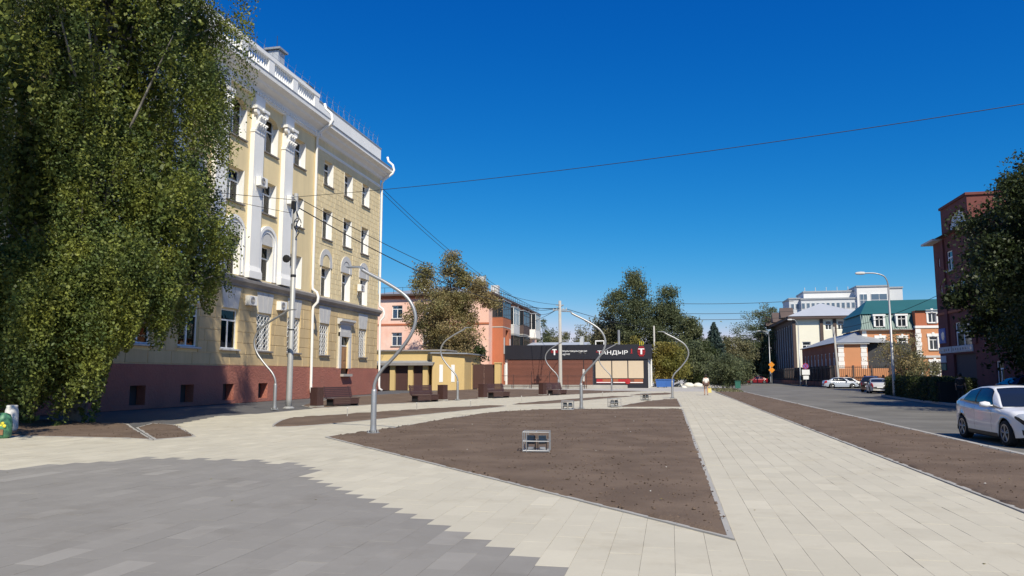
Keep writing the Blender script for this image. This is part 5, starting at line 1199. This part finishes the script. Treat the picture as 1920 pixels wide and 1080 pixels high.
# ---------------------------------------------------------------- people
def person(label, loc, rz, top, bottom, hairm, bare_legs, hgt=1.68, stride=.16):
    t = thing('person', label, 'person', loc, rz, 'people on foot'); k = hgt / 1.7
    J = dict(pel=(0, 0, .95), spine=(0, .0, 1.12), chest=(0, .01, 1.32), neck=(0, 0, 1.46), head0=(0, -.01, 1.54), head1=(0, -.02, 1.63), head2=(0, 0, 1.69),
             hl=(.09, 0, .92), kl=(.10, -stride * .8, .50), al=(.10, -stride * .6, .08), tl=(.11, -stride * .6 - .14, .035), hr=(-.09, 0, .92), kr=(-.10, stride * .35, .50), ar=(-.10, stride * 1.1, .10), tr=(-.11, stride * 1.1 - .13, .035),
             sl=(.17, .01, 1.39), el=(.23, .04, 1.12), wl=(.24, -.05, .88), fl=(.24, -.07, .80), sr=(-.17, .01, 1.39), er=(-.23, .03, 1.12), wr=(-.25, -.06, .88), fr=(-.25, -.08, .80),
             g1=(.225, -.10, .75), g2=(.24, -.09, .735), g3=(.255, -.08, .74), g4=(.268, -.065, .76), th=(.215, -.115, .81), h1=(-.235, -.11, .75), h2=(-.25, -.10, .735), h3=(-.265, -.09, .74), h4=(-.278, -.075, .76), ti=(-.225, -.125, .81))
    RAD = dict(pel=.135, spine=.115, chest=.14, neck=.055, head0=.075, head1=.095, head2=.06, hl=.09, kl=.058, al=.04, tl=.03, hr=.09, kr=.058, ar=.04, tr=.03, sl=.058, el=.042, wl=.028, fl=.03, sr=.058, er=.042, wr=.028, fr=.03)
    E = [('pel', 'spine'), ('spine', 'chest'), ('chest', 'neck'), ('neck', 'head0'), ('head0', 'head1'), ('head1', 'head2'), ('pel', 'hl'), ('hl', 'kl'), ('kl', 'al'), ('al', 'tl'), ('pel', 'hr'), ('hr', 'kr'), ('kr', 'ar'), ('ar', 'tr'),
         ('chest', 'sl'), ('sl', 'el'), ('el', 'wl'), ('wl', 'fl'), ('chest', 'sr'), ('sr', 'er'), ('er', 'wr'), ('wr', 'fr')] + [('fl', q) for q in ('g1', 'g2', 'g3', 'g4')] + [('wl', 'th')] + [('fr', q) for q in ('h1', 'h2', 'h3', 'h4')] + [('wr', 'ti')]
    nm = list(J); ix = {q: i for i, q in enumerate(nm)}
    def skin(name, keep, m, grow, sub=1):
        ks = [q for q in nm if q in keep]; kx = {q: i for i, q in enumerate(ks)}
        me = bpy.data.meshes.new(name); me.from_pydata([tuple(c * k for c in J[q]) for q in ks], [(kx[a], kx[b]) for a, b in E if a in kx and b in kx], []); me.materials.append(MT[m])
        o = link(name, me, t); md = o.modifiers.new('skin', 'SKIN'); sv = me.skin_vertices[0].data
        for q in ks: rr = RAD.get(q, .009) * k * grow; sv[kx[q]].radius = (rr * (1.25 if q in ('pel', 'spine', 'chest') else 1), rr * (.85 if q in ('pel', 'spine', 'chest') else 1)); sv[kx[q]].use_root = (q == ks[0])
        md.use_smooth_shade = True; s = o.modifiers.new('sub', 'SUBSURF'); s.levels = s.render_levels = sub; return o
    body = skin('body', set(nm), 'skin', 1.0, 2)
    skin('top', {'spine', 'chest', 'sl', 'sr', 'el', 'er', 'pel'}, top, 1.16)
    skin('trousers', {'pel', 'hl', 'hr'} | (set() if bare_legs else {'kl', 'kr', 'al', 'ar'}), bottom, 1.22)
    for q, r_ in (('tl', 1), ('tr', 1)):
        x, y, z = J[q]; MB().lathe([(.02, -.03), (.05, -.02), (.048, .03), (.02, .05)], 8, (x * k, (y + .07) * k, z + .02), 'z', .8).build('shoe', 'dark_cloth', t)
    hd = MB().lathe([(.02, -.05), (.09, -.01), (.112, .05), (.10, .12), (.05, .17), (.01, .18)], 12, (0, .025 * k, 1.56 * k)).build('hair', hairm, t, smooth=True)
    nb = MB()
    for s in (-1, 1): nb.lathe([(.003, -.012), (.012, 0), (.003, .012)], 6, (s * .032, -.098 * k, 1.615 * k))
    nb.build('eyes', 'dark_cloth', body); MB().lathe([(.004, -.03), (.014, -.015), (.006, .02)], 6, (0, -.108 * k, 1.59 * k)).build('nose', 'skin', body)
    return t
PW = person('person in a white top walking away on the pale path with a yellow bag', (2.85, 63.6, 0), PI + R(6), 'shirt', 'brown_cloth', 'hair', True)
bg_ = tag(MB().prism([(-.16, -.05), (.16, -.05), (.16, .05), (-.16, .05)], .22, .58).tube([(-.1, 0, .58), (-.08, 0, .76), (.0, 0, .80), (.08, 0, .76), (.1, 0, .58)], .012, 5).build('carrier_bag', 'yellow_bag', None, (3.12, 63.7, 0)), 'pale yellow carrier bag held by the person on the path', 'bag')
person('person in dark clothes standing at the hedge near the parked dark car', (16.5, 47.9, .02), R(150), 'dark_cloth', 'dark_cloth', 'hair', False, 1.72, .05)

# ---------------------------------------------------------------- small things
b = thing('patterned_bag', 'green plastic sack with a yellow flower print at the left edge', 'sack', (-17.28, 16.6, 0), R(20))
MB().lathe([(.16, 0), (.21, .06), (.22, .3), (.20, .5), (.15, .62), (.06, .66)], 14).build('sack', 'bag_green', b, smooth=True)
for i, (x, z) in enumerate(((.08, .40), (.13, .33), (.03, .34))): MB().lathe([(.01, 0), (.042, .01), (.045, .03), (.01, .04)], 8, (x, -.215, z), 'y').build('flower_print', 'bag_yellow', b)
MB().box(-.06, .12, -.225, -.2, .1, .24).build('print_panel', 'brown_door', b)
wsk = thing('white_sack', 'white sack standing behind the green patterned sack', 'sack', (-18.88, 18.4, 0.03), R(10))
MB().lathe([(.15, 0), (.19, .08), (.18, .4), (.17, .6), (.14, .7), (.15, .73)], 12).build('sack', 'shirt', wsk, smooth=True); MB().lathe([(.03, .73), (.14, .73), (.13, .75)], 10).build('opening', 'dirty_white', wsk)
for x, y, lb in ((-1.3, 101.5, 'blue container at the right end of the shop'), (-.2, 103, 'smaller blue container just right of the first one')):
    t = thing('blue_container', lb, 'container', (x, y, 0), R(8)); MB().prismy([(-.55, .08), (.55, .08), (.65, 1.0), (-.65, 1.0)], -.4, .4).build('tub', 'blue_bin', t); MB().prismy([(-.7, 1.0), (.7, 1.0), (.6, 1.12), (-.6, 1.12)], -.45, .45).build('lid', 'blue_bin', t)
    for s in (-1, 1): MB().lathe([(.02, -.04), (.1, -.04), (.1, .04), (.02, .04)], 10, (s * .4, -.3, .1), 'y').build('wheel', 'tyre', t)
for i, (x, y, s, lb) in enumerate(((1.2, 112, .7, 'first white painted stone beside the bushes, left of the walker'), (2.6, 112, .85, 'large white painted stone in the middle of the row'), (3.9, 112.5, .8, 'white painted stone nearest to the walker'), (-.3, 106, .45, 'low grey white stone near the blue containers'), (1.7, 100, .42, 'low flat stone on the forecourt left of the walker'))):
    b = MB(); rg = random.Random(i); b.lathe([(s * .8, -.1), (s * .95, .1), (s * .8, s * .4), (s * .45, s * .62), (.05, s * .7)], 11, (0, 0, 0)); b.v = [(x_ * rg.uniform(.9, 1.1), y_ * rg.uniform(.8, 1), z_ * rg.uniform(.92, 1.06)) for x_, y_, z_ in b.v]
    tag(b.build('painted_stone', 'stone_white', None, (x, y, 0), 0, True), lb, 'stone', 'white stones by the bushes')
t = thing('green_box', 'small teal green bin at the foot of the roadside bush', 'bin', (7.9, 93.5, 0)); MB().prism([(-.3, -.3), (.3, -.3), (.3, .3), (-.3, .3)], .1, .9).build('body', 'green_box', t); MB().box(-.34, .34, -.34, .34, .9, .98).build('lid', 'green_box', t); MB().box(-.04, .04, -.04, .04, 0, .1).build('foot', 'dark_metal', t)
t = thing('flood_mast', 'thin dark mast with spread floodlights in front of the shop signboard', 'mast', (-10.6, 93, 0)); MB().tube([(0, 0, 0), (0, 0, 4.3)], .05, 6).build('post', 'dark_metal', t)
MB().tube([(-.7, 0, 4.6), (-.3, 0, 4.3), (0, 0, 4.5), (.3, 0, 4.3), (.7, 0, 4.6)], .05, 5).build('arms', 'dark_metal', t); MB().box(-.12, .12, -.1, .1, .9, 2.4).build('panel', 'dirty_white', t)

# ---------------------------------------------------------------- trees
def leafmesh(name, P, size, m, rs, up=.35, ax=None, asp=.55, drop=0.0):
    """one small folded leaf face per point"""
    n = len(P); N = rs.normal(size=(n, 3)); N[:, 2] += up; N /= np.linalg.norm(N, axis=1, keepdims=True) + 1e-9
    T = rs.normal(size=(n, 3)) if ax is None else ax + rs.normal(size=(n, 3)) * .35
    T[:, 2] -= drop
    T -= N * np.sum(T * N, axis=1, keepdims=True); T /= np.linalg.norm(T, axis=1, keepdims=True) + 1e-9
    B = np.cross(N, T); a = (size * rs.uniform(.65, 1.35, (n, 1))); w_ = a * asp
    V = np.empty((n, 4, 3)); V[:, 0] = P - T * a; V[:, 1] = P + B * w_ - T * a * .1 + N * a * .12; V[:, 2] = P + T * a; V[:, 3] = P - B * w_ - T * a * .1 + N * a * .12
    return arrmesh(name, V.reshape(-1, 3), np.arange(n * 4).reshape(n, 4), m)
def limbs(b, base, h, targets, r, rg, lean=(0, 0), top=.85):
    tp = [Vector((lean[0] * f + .12 * math.sin(f * 5 + h), lean[1] * f + .1 * math.cos(f * 4 + h), h * top * f)) for f in [i / 7 for i in range(8)]]
    b.tube(tp, [r * (1.25 if i == 0 else 1 - .85 * i / 7) for i in range(8)], 9)
    for q in targets:
        q = Vector(q); f = max(.12, min(.92, (q.z - rg.uniform(.12, .3) * h) / (h * top))); i = min(6, int(f * 7)); s = tp[i].lerp(tp[i + 1], f * 7 - i); m = s.lerp(q, .5) + Vector((0, 0, .08 * (q - s).length))
        rr = r * (1 - .8 * f) * .42; b.tube([s, m, q], [rr, rr * .6, rr * .18], 5, False)
def tree(name, label, x, y, h, rx, rz_, zc, leaf, n_cl, per, size, seed, sig=.5, ry=None, bark='bark', shape=1.0, cat='tree', group=None, trunk=.18, squash=.7, lobes=None, limbn=26):
    rs = np.random.RandomState(seed); rg = random.Random(seed); t = thing(name, label, cat, (x, y, 0), 0, group)
    ry = ry or rx; cs = []
    while len(cs) < n_cl:
        d = rs.normal(size=3); d /= np.linalg.norm(d); r = rs.uniform(.25, 1) ** .45
        nf = .72 + .55 * noise.noise(Vector((d[0] * 1.6 + seed, d[1] * 1.6, d[2] * 1.9)))+ .12 * rs.uniform()
        q = d * r * nf * 1.25; 
        tap = 1 - (shape - 1) * max(0, q[2])
        p = np.array((q[0] * rx * tap, q[1] * ry * tap, zc + q[2] * rz_))
        if p[2] < .3: continue
        cs.append(p)
    if lobes:
        for (lx, ly, lz, lr, k) in lobes:
            for _ in range(k): d = rs.normal(size=3); d /= np.linalg.norm(d); cs.append(np.array((lx, ly, lz)) + d * lr * rs.uniform(.3, 1) ** .5)
    cs = np.array(cs); P = []
    for c in cs:
        s = sig * rs.uniform(.55, 1.35); k = int(per * rs.uniform(.5, 1.4)); p = np.clip(rs.normal(size=(k, 3)), -1.7, 1.7) * np.array((s, s, s * squash)); P.append(c + p)
    P = np.concatenate(P); P = P[P[:, 2] > .05]
    link('crown', leafmesh('crown', P, size, leaf, rs), t)
    b = MB(); idx = rs.choice(len(cs), min(limbn, len(cs)), False); limbs(b, None, h, [cs[i] for i in idx], trunk, rg); b.build('trunk', bark, t, smooth=True)
    return t
def spruce(label, x, y, h, r, seed, group='spruces'):
    rs = np.random.RandomState(seed); t = thing('spruce_tree', label, 'tree', (x, y, 0), 0, group); P = []; A = []; z = .4; b = MB().tube([(0, 0, 0), (0, 0, h * .5), (0, 0, h * .98)], [.2, .12, .02], 7)
    while z < h * .98:
        rr = r * (1 - z / h) ** .85 * rs.uniform(.85, 1.12) + .08; nb = 9
        for k in range(nb):
            a = 2 * PI * (k + rs.uniform(-.3, .3)) / nb; L = rr * rs.uniform(.75, 1.1); d = np.array((math.cos(a), math.sin(a), -.28)); m = int(60 * L + 14)
            f = rs.uniform(.08, 1, m); side = rs.normal(size=m) * .20 * L * (1.1 - f); q = np.outer(f * L, d); q[:, 0] += -math.sin(a) * side; q[:, 1] += math.cos(a) * side; q[:, 2] += z + .15 * L * f ** 2 + rs.normal(size=m) * .08 - np.abs(side) * .3
            P.append(q); A.append(np.repeat(d[None], m, 0))
        z += max(.28, .05 * h * (1.15 - z / h))
    P = np.concatenate(P); link('crown', leafmesh('crown', P, .15, 'needle', rs, .5, np.concatenate(A), .32), t); b.build('trunk', 'bark', t)
    return t
# weeping birch on the left: drapes of hanging twigs
def birch(label, x, y, seed=5, n_nodes=890, low=True, dens=31):
    rs = np.random.RandomState(seed); rg = random.Random(seed); t = thing('birch_tree', label, 'tree', (x, y, 0)); P = []; A = []; tips = []; H = 28.5
    prof = [(0, 3.6), (1.5, 4.0), (4, 4.2), (8, 4.5), (13, 4.5), (18, 4.4), (22, 5.0), (26, 4.0), (29.5, .8)]  # unseen top of the crown widened so its shadow reaches the lower facade
    nodes = []; SZ = []
    for i in range(n_nodes):
        inner = i % 3 == 0; skirt = i % 5 == 1
        z = (2.2 + 4.0 * rs.uniform()) if skirt else 3.5 + 25.5 * rs.uniform() ** 1.05; a = rs.uniform(0, 2 * PI) if not skirt else rs.uniform(-2.6, .6)
        fur = noise.noise(Vector((math.cos(a) * 2.6, math.sin(a) * 2.6, z * .10 + 4))) + .5 * noise.noise(Vector((math.cos(a) * 6, math.sin(a) * 6, z * .2)))
        R_ = lerpc(prof, z) * (1.10 - .55 * min(1, max(0, fur * 1.5 + .25))); f = rs.uniform(.2, .75) if inner else rs.uniform(.82, 1.02)
        nodes.append((R_ * f * math.cos(a), R_ * f * math.sin(a), z, inner))
    for nx, ny, nz, inner in nodes:
        ns = rs.randint(5, 9) if inner else rs.randint(7, 15); wd = rs.uniform(.4, .6) if inner else rs.uniform(.12, .34)
        L0 = rs.uniform(1.6, 4.6)
        for _ in range(ns):
            L = L0 * rs.uniform(.45, 1.05) * (.75 if nz > 24 else 1); sx, sy = nx + rs.normal() * wd, ny + rs.normal() * wd; sz = nz + rs.normal() * .25; m = int(L * (18 if inner else dens)); SZ.append(np.full((m, 1), .105 if inner else .050 * (36 / dens) ** .5))
            u = np.sort(rs.uniform(0, 1, m)); k = rs.uniform(.0, .15); dx, dy = sx / (abs(sx) + abs(sy) + .1) * k, sy / (abs(sx) + abs(sy) + .1) * k
            sw = rs.uniform(0, 6.28); thick = .05 + .10 * np.sin(u * PI) ** .5
            q = np.stack([sx + dx * L * np.sin(u * 1.6) + .07 * np.sin(u * 5 + sw) + rs.normal(size=m) * thick, sy + dy * L * np.sin(u * 1.6) + .07 * np.cos(u * 4 + sw) + rs.normal(size=m) * thick, sz + .18 * np.sin(u * 2.4) - L * u + rs.normal(size=m) * .05], 1)
            P.append(q)
        if rs.uniform() < .18: tips.append((nx, ny, nz))
    P = np.concatenate(P); gx = P[:, 0] + x
    ang = np.degrees(np.arctan2(-gx, P[:, 1] + y)); zmin = (.8 + np.clip((41.0 - ang) * 2.2, 0, 2.9) + np.clip((37 - ang) * .55, 0, 4) if low else 5.5) + .7 * np.sin(P[:, 0] * 3.1) + .55 * np.sin(P[:, 1] * 4.3 + P[:, 0] * 2)
    SZ = np.concatenate(SZ); keep = P[:, 2] > zmin; P = P[keep]; SZ = SZ[keep]
    link('crown', leafmesh('crown', P, SZ, 'leaf_birch', rs, .15, None, .62, .8), t)
    b = MB(); limbs(b, None, H, tips[:90], .30, rg, (.4, .2)); b.build('trunk', 'birch_bark', t, smooth=True)
    return t
birch('large weeping birch hanging down in front of the yellow building', -20.95, 23.2)
birch('unseen birch added outside the left edge to shade the ground below the large birch', -19.5, 10.9, 8, 420, False, 9)  # out-of-view tree, added to deepen the shade under the large birch
# right-hand trees
TR = 'street trees on the right'
tree('broadleaf_tree', 'dark broadleaf tree at the right edge in front of the brick building', 21.4, 41.5, 13.0, 5.2, 5.5, 7.0, 'leaf_dark', 300, 420, .095, 21, .58, group=TR, trunk=.3, lobes=[(-4.9, -.5, 7.4, 1.3, 14), (-3.9, -1, 10.4, 1.1, 12), (-2.6, 0, 11.8, .8, 9)])
tree('broadleaf_tree', 'unseen tall broadleaf tree added out of view on the right to shade the dark tree', 25.2, 33, 16.0, 6.2, 7.0, 9.2, 'leaf_dark', 190, 230, .16, 22, .8, group=TR, trunk=.32)  # not in view; added to keep the dark tree in shade
tree('broadleaf_tree', 'broadleaf tree on the verge behind the dark tree, hiding the brick wall', 23.4, 52.5, 12.5, 4.6, 5.4, 6.8, 'leaf_dark', 150, 220, .15, 23, .7, group=TR, trunk=.25)
# golden tree before the pink house
tree('golden_tree', 'golden brown autumn tree in front of the pink house', -26.3, 86.5, 15.5, 3.9, 5.2, 7.4, 'leaf_gold', 170, 250, .115, 31, .62, trunk=.2, lobes=[(.4, 0, 14.3, 1.1, 10), (.2, 0, 15.8, .6, 5), (-3.2, 0, 12.6, 1.1, 10), (-3.1, 0, 14.3, .6, 6), (3.6, 0, 12.2, 1.2, 12), (2.2, 0, 13.4, .7, 6), (5.0, 0, 10.3, 1.0, 8)])
tree('green_shrub', 'green shrub growing below the golden tree beside the garage', -24.4, 87.0, 5.5, 2.6, 2.6, 3.2, 'leaf_dark', 50, 160, .12, 32, .5, trunk=.08, cat='shrub')
# trees behind the shop
BT = 'trees behind the shop'
tree('poplar_tree', 'tallest tree behind the shop with a pointed left top', -5.4, 126, 18.5, 2.7, 7.0, 10.4, 'leaf_green', 120, 190, .14, 41, .75, group=BT, trunk=.3, shape=1.35, lobes=[(-.2, 0, 18.2, .9, 9), (-.3, 0, 16.6, 1.4, 12), (-4.0, 0, 13.4, 1.3, 14), (-2.8, 0, 14.6, 1.0, 8)])
tree('poplar_tree', 'broad tree joined to the right side of the tallest one behind the shop', -1.0, 127, 15.0, 2.7, 5.6, 9.0, 'leaf_green', 120, 190, .14, 42, .75, group=BT, trunk=.28, lobes=[(.6, 0, 15.0, 1.2, 12), (1.0, 0, 12.8, 1.4, 12), (2.6, 0, 10.5, 1.2, 12)])
tree('poplar_tree', 'slender tree right of the big trees behind the curved lamp', 3.0, 122, 10.0, 2.3, 4.6, 5.6, 'leaf_green', 80, 160, .16, 43, .6, group=BT, trunk=.15, shape=1.3, lobes=[(.3, 0, 10.0, .7, 9), (.9, 0, 8.6, .9, 9)])
tree('broadleaf_tree', 'rounded green tree left of the tallest tree behind the shop', -10.2, 130, 11.5, 3.6, 4.6, 7.8, 'leaf_olive', 90, 160, .18, 44, .7, group=BT, trunk=.2)
for i, (x, y, h, rx, lf, lb) in enumerate(((-24.5, 150, 12.5, 4.0, 'leaf_green', 'dark green tree right behind the far end of the pink house'), (-20.0, 138, 9.0, 3.4, 'leaf_olive', 'olive tree above the left part of the shop roof'), (-15.0, 142, 10.5, 4.2, 'leaf_olive', 'olive tree directly behind the concrete utility pole'), (-11.5, 150, 11.0, 4.0, 'leaf_green', 'green tree behind the shop roof ridge'), (-6.0, 118, 7.4, 2.6, 'leaf_autumn', 'yellowing tree just above the shop sign'), (-.2, 110, 6.2, 2.2, 'leaf_autumn', 'yellow green bush tree at the right corner of the shop'), (2.5, 116, 6.6, 2.8, 'leaf_green', 'dense green bush tree behind the blue containers'), (5.2, 122, 6.5, 2.5, 'leaf_dark', 'dark bush tree behind the white stones'))):
    tree('background_tree', lb, x, y, h, rx, h * .44, h * .55, lf, 80, 190, .15, 60 + i, .62, group=BT, trunk=.15)
# street end
ST = 'trees at the end of the street'
spruce('pointed blue green spruce at the end of the path', 8.0, 140, 11.4, 4.6, 71)
spruce('shorter spruce left of the pointed one behind the bushes', 4.6, 138, 8.6, 2.4, 72)
for x, y, h, s, lb in ((55.5, 172, 15.5, 73, 'dark spruce tip above the green mansard roof'), (64, 178, 14.6, 74, 'small spruce tip beside the brick building roof')): spruce(lb, x, y, h, 2.8, s)
for i, (x, y, h, rx, lf, lb) in enumerate(((12.2, 150, 9.2, 3.4, 'leaf_olive', 'rounded olive tree right of the spruce'), (10.8, 132, 4.2, 1.8, 'leaf_green', 'low green tree in front of the spruce'), (21.3, 184, 16.8, 6.0, 'leaf_green', 'tall leafy tree where the street bends'), (23.6, 190, 12.5, 5.0, 'leaf_green', 'leafy tree left of the cream building'), (17.0, 185, 8.0, 3.2, 'leaf_green', 'small tree beside the tall one at the bend'), (49.5, 150, 13.2, 4.2, 'leaf_olive', 'pale tree crown behind the green mansard roof'), (57, 158, 13.6, 4.6, 'leaf_olive', 'wide tree crown between mansard roof and brick building'))):
    tree('background_tree', lb, x, y, h, rx, h * .46, h * .55, lf, 120 if rx > 5 else 95, 200, .16, 90 + i, .8 if rx > 5 else .66, group=ST, trunk=.18)
# far treeline
rs = np.random.RandomState(99); P = []
for i in range(260):
    a = rs.uniform(-75, 150); y = rs.uniform(240, 330); h = rs.uniform(5, 9.5); k = 90
    P.append(np.array((a, y, 0)) + np.stack([rs.normal(size=k) * 2.4, rs.normal(size=k) * 2, np.abs(rs.normal(size=k)) * h * .6], 1))
P = np.concatenate(P); stuff(link('far_treeline', leafmesh('far_treeline', P, .55, 'leaf_green', rs)))
# orange-leaved slim tree before the orange house, roadside bush, hedge
tree('young_tree', 'thin brown leaved young tree in front of the orange house behind the hedge', 29.0, 104, 7.8, 2.4, 3.0, 4.4, 'leaf_gold', 50, 80, .11, 111, .6, trunk=.1)
tree('green_shrub', 'loose green shrub beside the young tree under the orange house', 31.6, 106, 4.2, 3.0, 2.0, 2.2, 'leaf_olive', 50, 110, .13, 112, .6, trunk=.06, cat='shrub')
tree('green_shrub', 'round green roadside bush where path and street meet', 6.6, 98, 4.2, 2.0, 1.9, 1.9, 'leaf_green', 90, 150, .11, 113, .45, trunk=.06, cat='shrub')
tree('green_shrub', 'low green bush left of the roadside bush behind the walker', 3.9, 116, 3.2, 1.9, 1.6, 1.7, 'leaf_dark', 50, 130, .12, 114, .45, trunk=.05, cat='shrub')
def hedge(label, pts, wd, h, seed, n=26000):
    rs = np.random.RandomState(seed); t = thing('hedge', label, 'hedge', (pts[0][0], pts[0][1], 0)); core = MB(); P = []
    seg = [(Vector(a), Vector(b)) for a, b in zip(pts, pts[1:])]; tot = sum((b - a).length for a, b in seg)
    for a, b in seg:
        d = (b - a).normalized(); nn = Vector((-d.y, d.x)); L = (b - a).length; m = int(n * L / tot); c = [a + nn * wd * .4, a - nn * wd * .4, b - nn * wd * .4, b + nn * wd * .4]
        core.prism([(q.x - pts[0][0], q.y - pts[0][1]) for q in c], .02, h * .9)
        u = rs.uniform(0, L, m); f = rs.uniform(0, 1, m); side = np.where(f < .33, -1, np.where(f < .66, 1, 0)); s = np.where(side == 0, rs.uniform(-wd / 2, wd / 2, m), side * wd / 2 + rs.normal(size=m) * .07); z = np.where(side == 0, h + rs.normal(size=m) * .06, rs.uniform(.05, h, m))
        bump = .10 * np.sin(u * 2.3) + .08 * np.sin(u * 5.1 + 1); z = z * (1 + bump * .5); s = s * (1 + bump)
        P.append(np.stack([a.x - pts[0][0] + d.x * u + nn.x * s, a.y - pts[0][1] + d.y * u + nn.y * s, z], 1))
    link('foliage', leafmesh('foliage', np.concatenate(P), .06, 'leaf_hedge', rs), t); core.build('dark_core', 'under', t); return t  # near-black core box: the hedge's inner shade put into its colour
hedge('clipped dark green hedge along the right side of the road', [(16.45, 49.2), (17.0, 56), (18.0, 66.5)], 1.5, 1.38, 121, 20000)
hedge('second clipped hedge running back from the hedge end', [(18.2, 66.4), (24.0, 66.8)], 1.4, 1.35, 122, 9000)
# wet-looking weeds near the pole: small tufts of grass at the yard edge
rs = np.random.RandomState(7); P = np.stack([rs.uniform(4.5, 7.0, 900), rs.uniform(76.5, 92, 900), rs.uniform(0, .14, 900)], 1)
stuff(link('grass', leafmesh('grass', P, .12, 'leaf_olive', rs, .2)))
# a few fallen leaves on soil and paving
P = np.stack([rs.uniform(-14, 7, 420), 5 + 30 * rs.uniform(0, 1, 420) ** 1.3, np.zeros(420)], 1)
P = np.array([(x, y, .004 if not any(inpoly(x, y, B) for B in (BED_A, BED_R, BED_C)) else .062) for x, y, _ in P if inpoly(x, y, BED_A) or inpoly(x, y, BED_R) or inpoly(x, y, BED_C) or rs.uniform() < .22])[::2]
stuff(link('fallen_leaves', leafmesh('fallen_leaves', P, .022, 'leaf_autumn', rs, 6.0)))
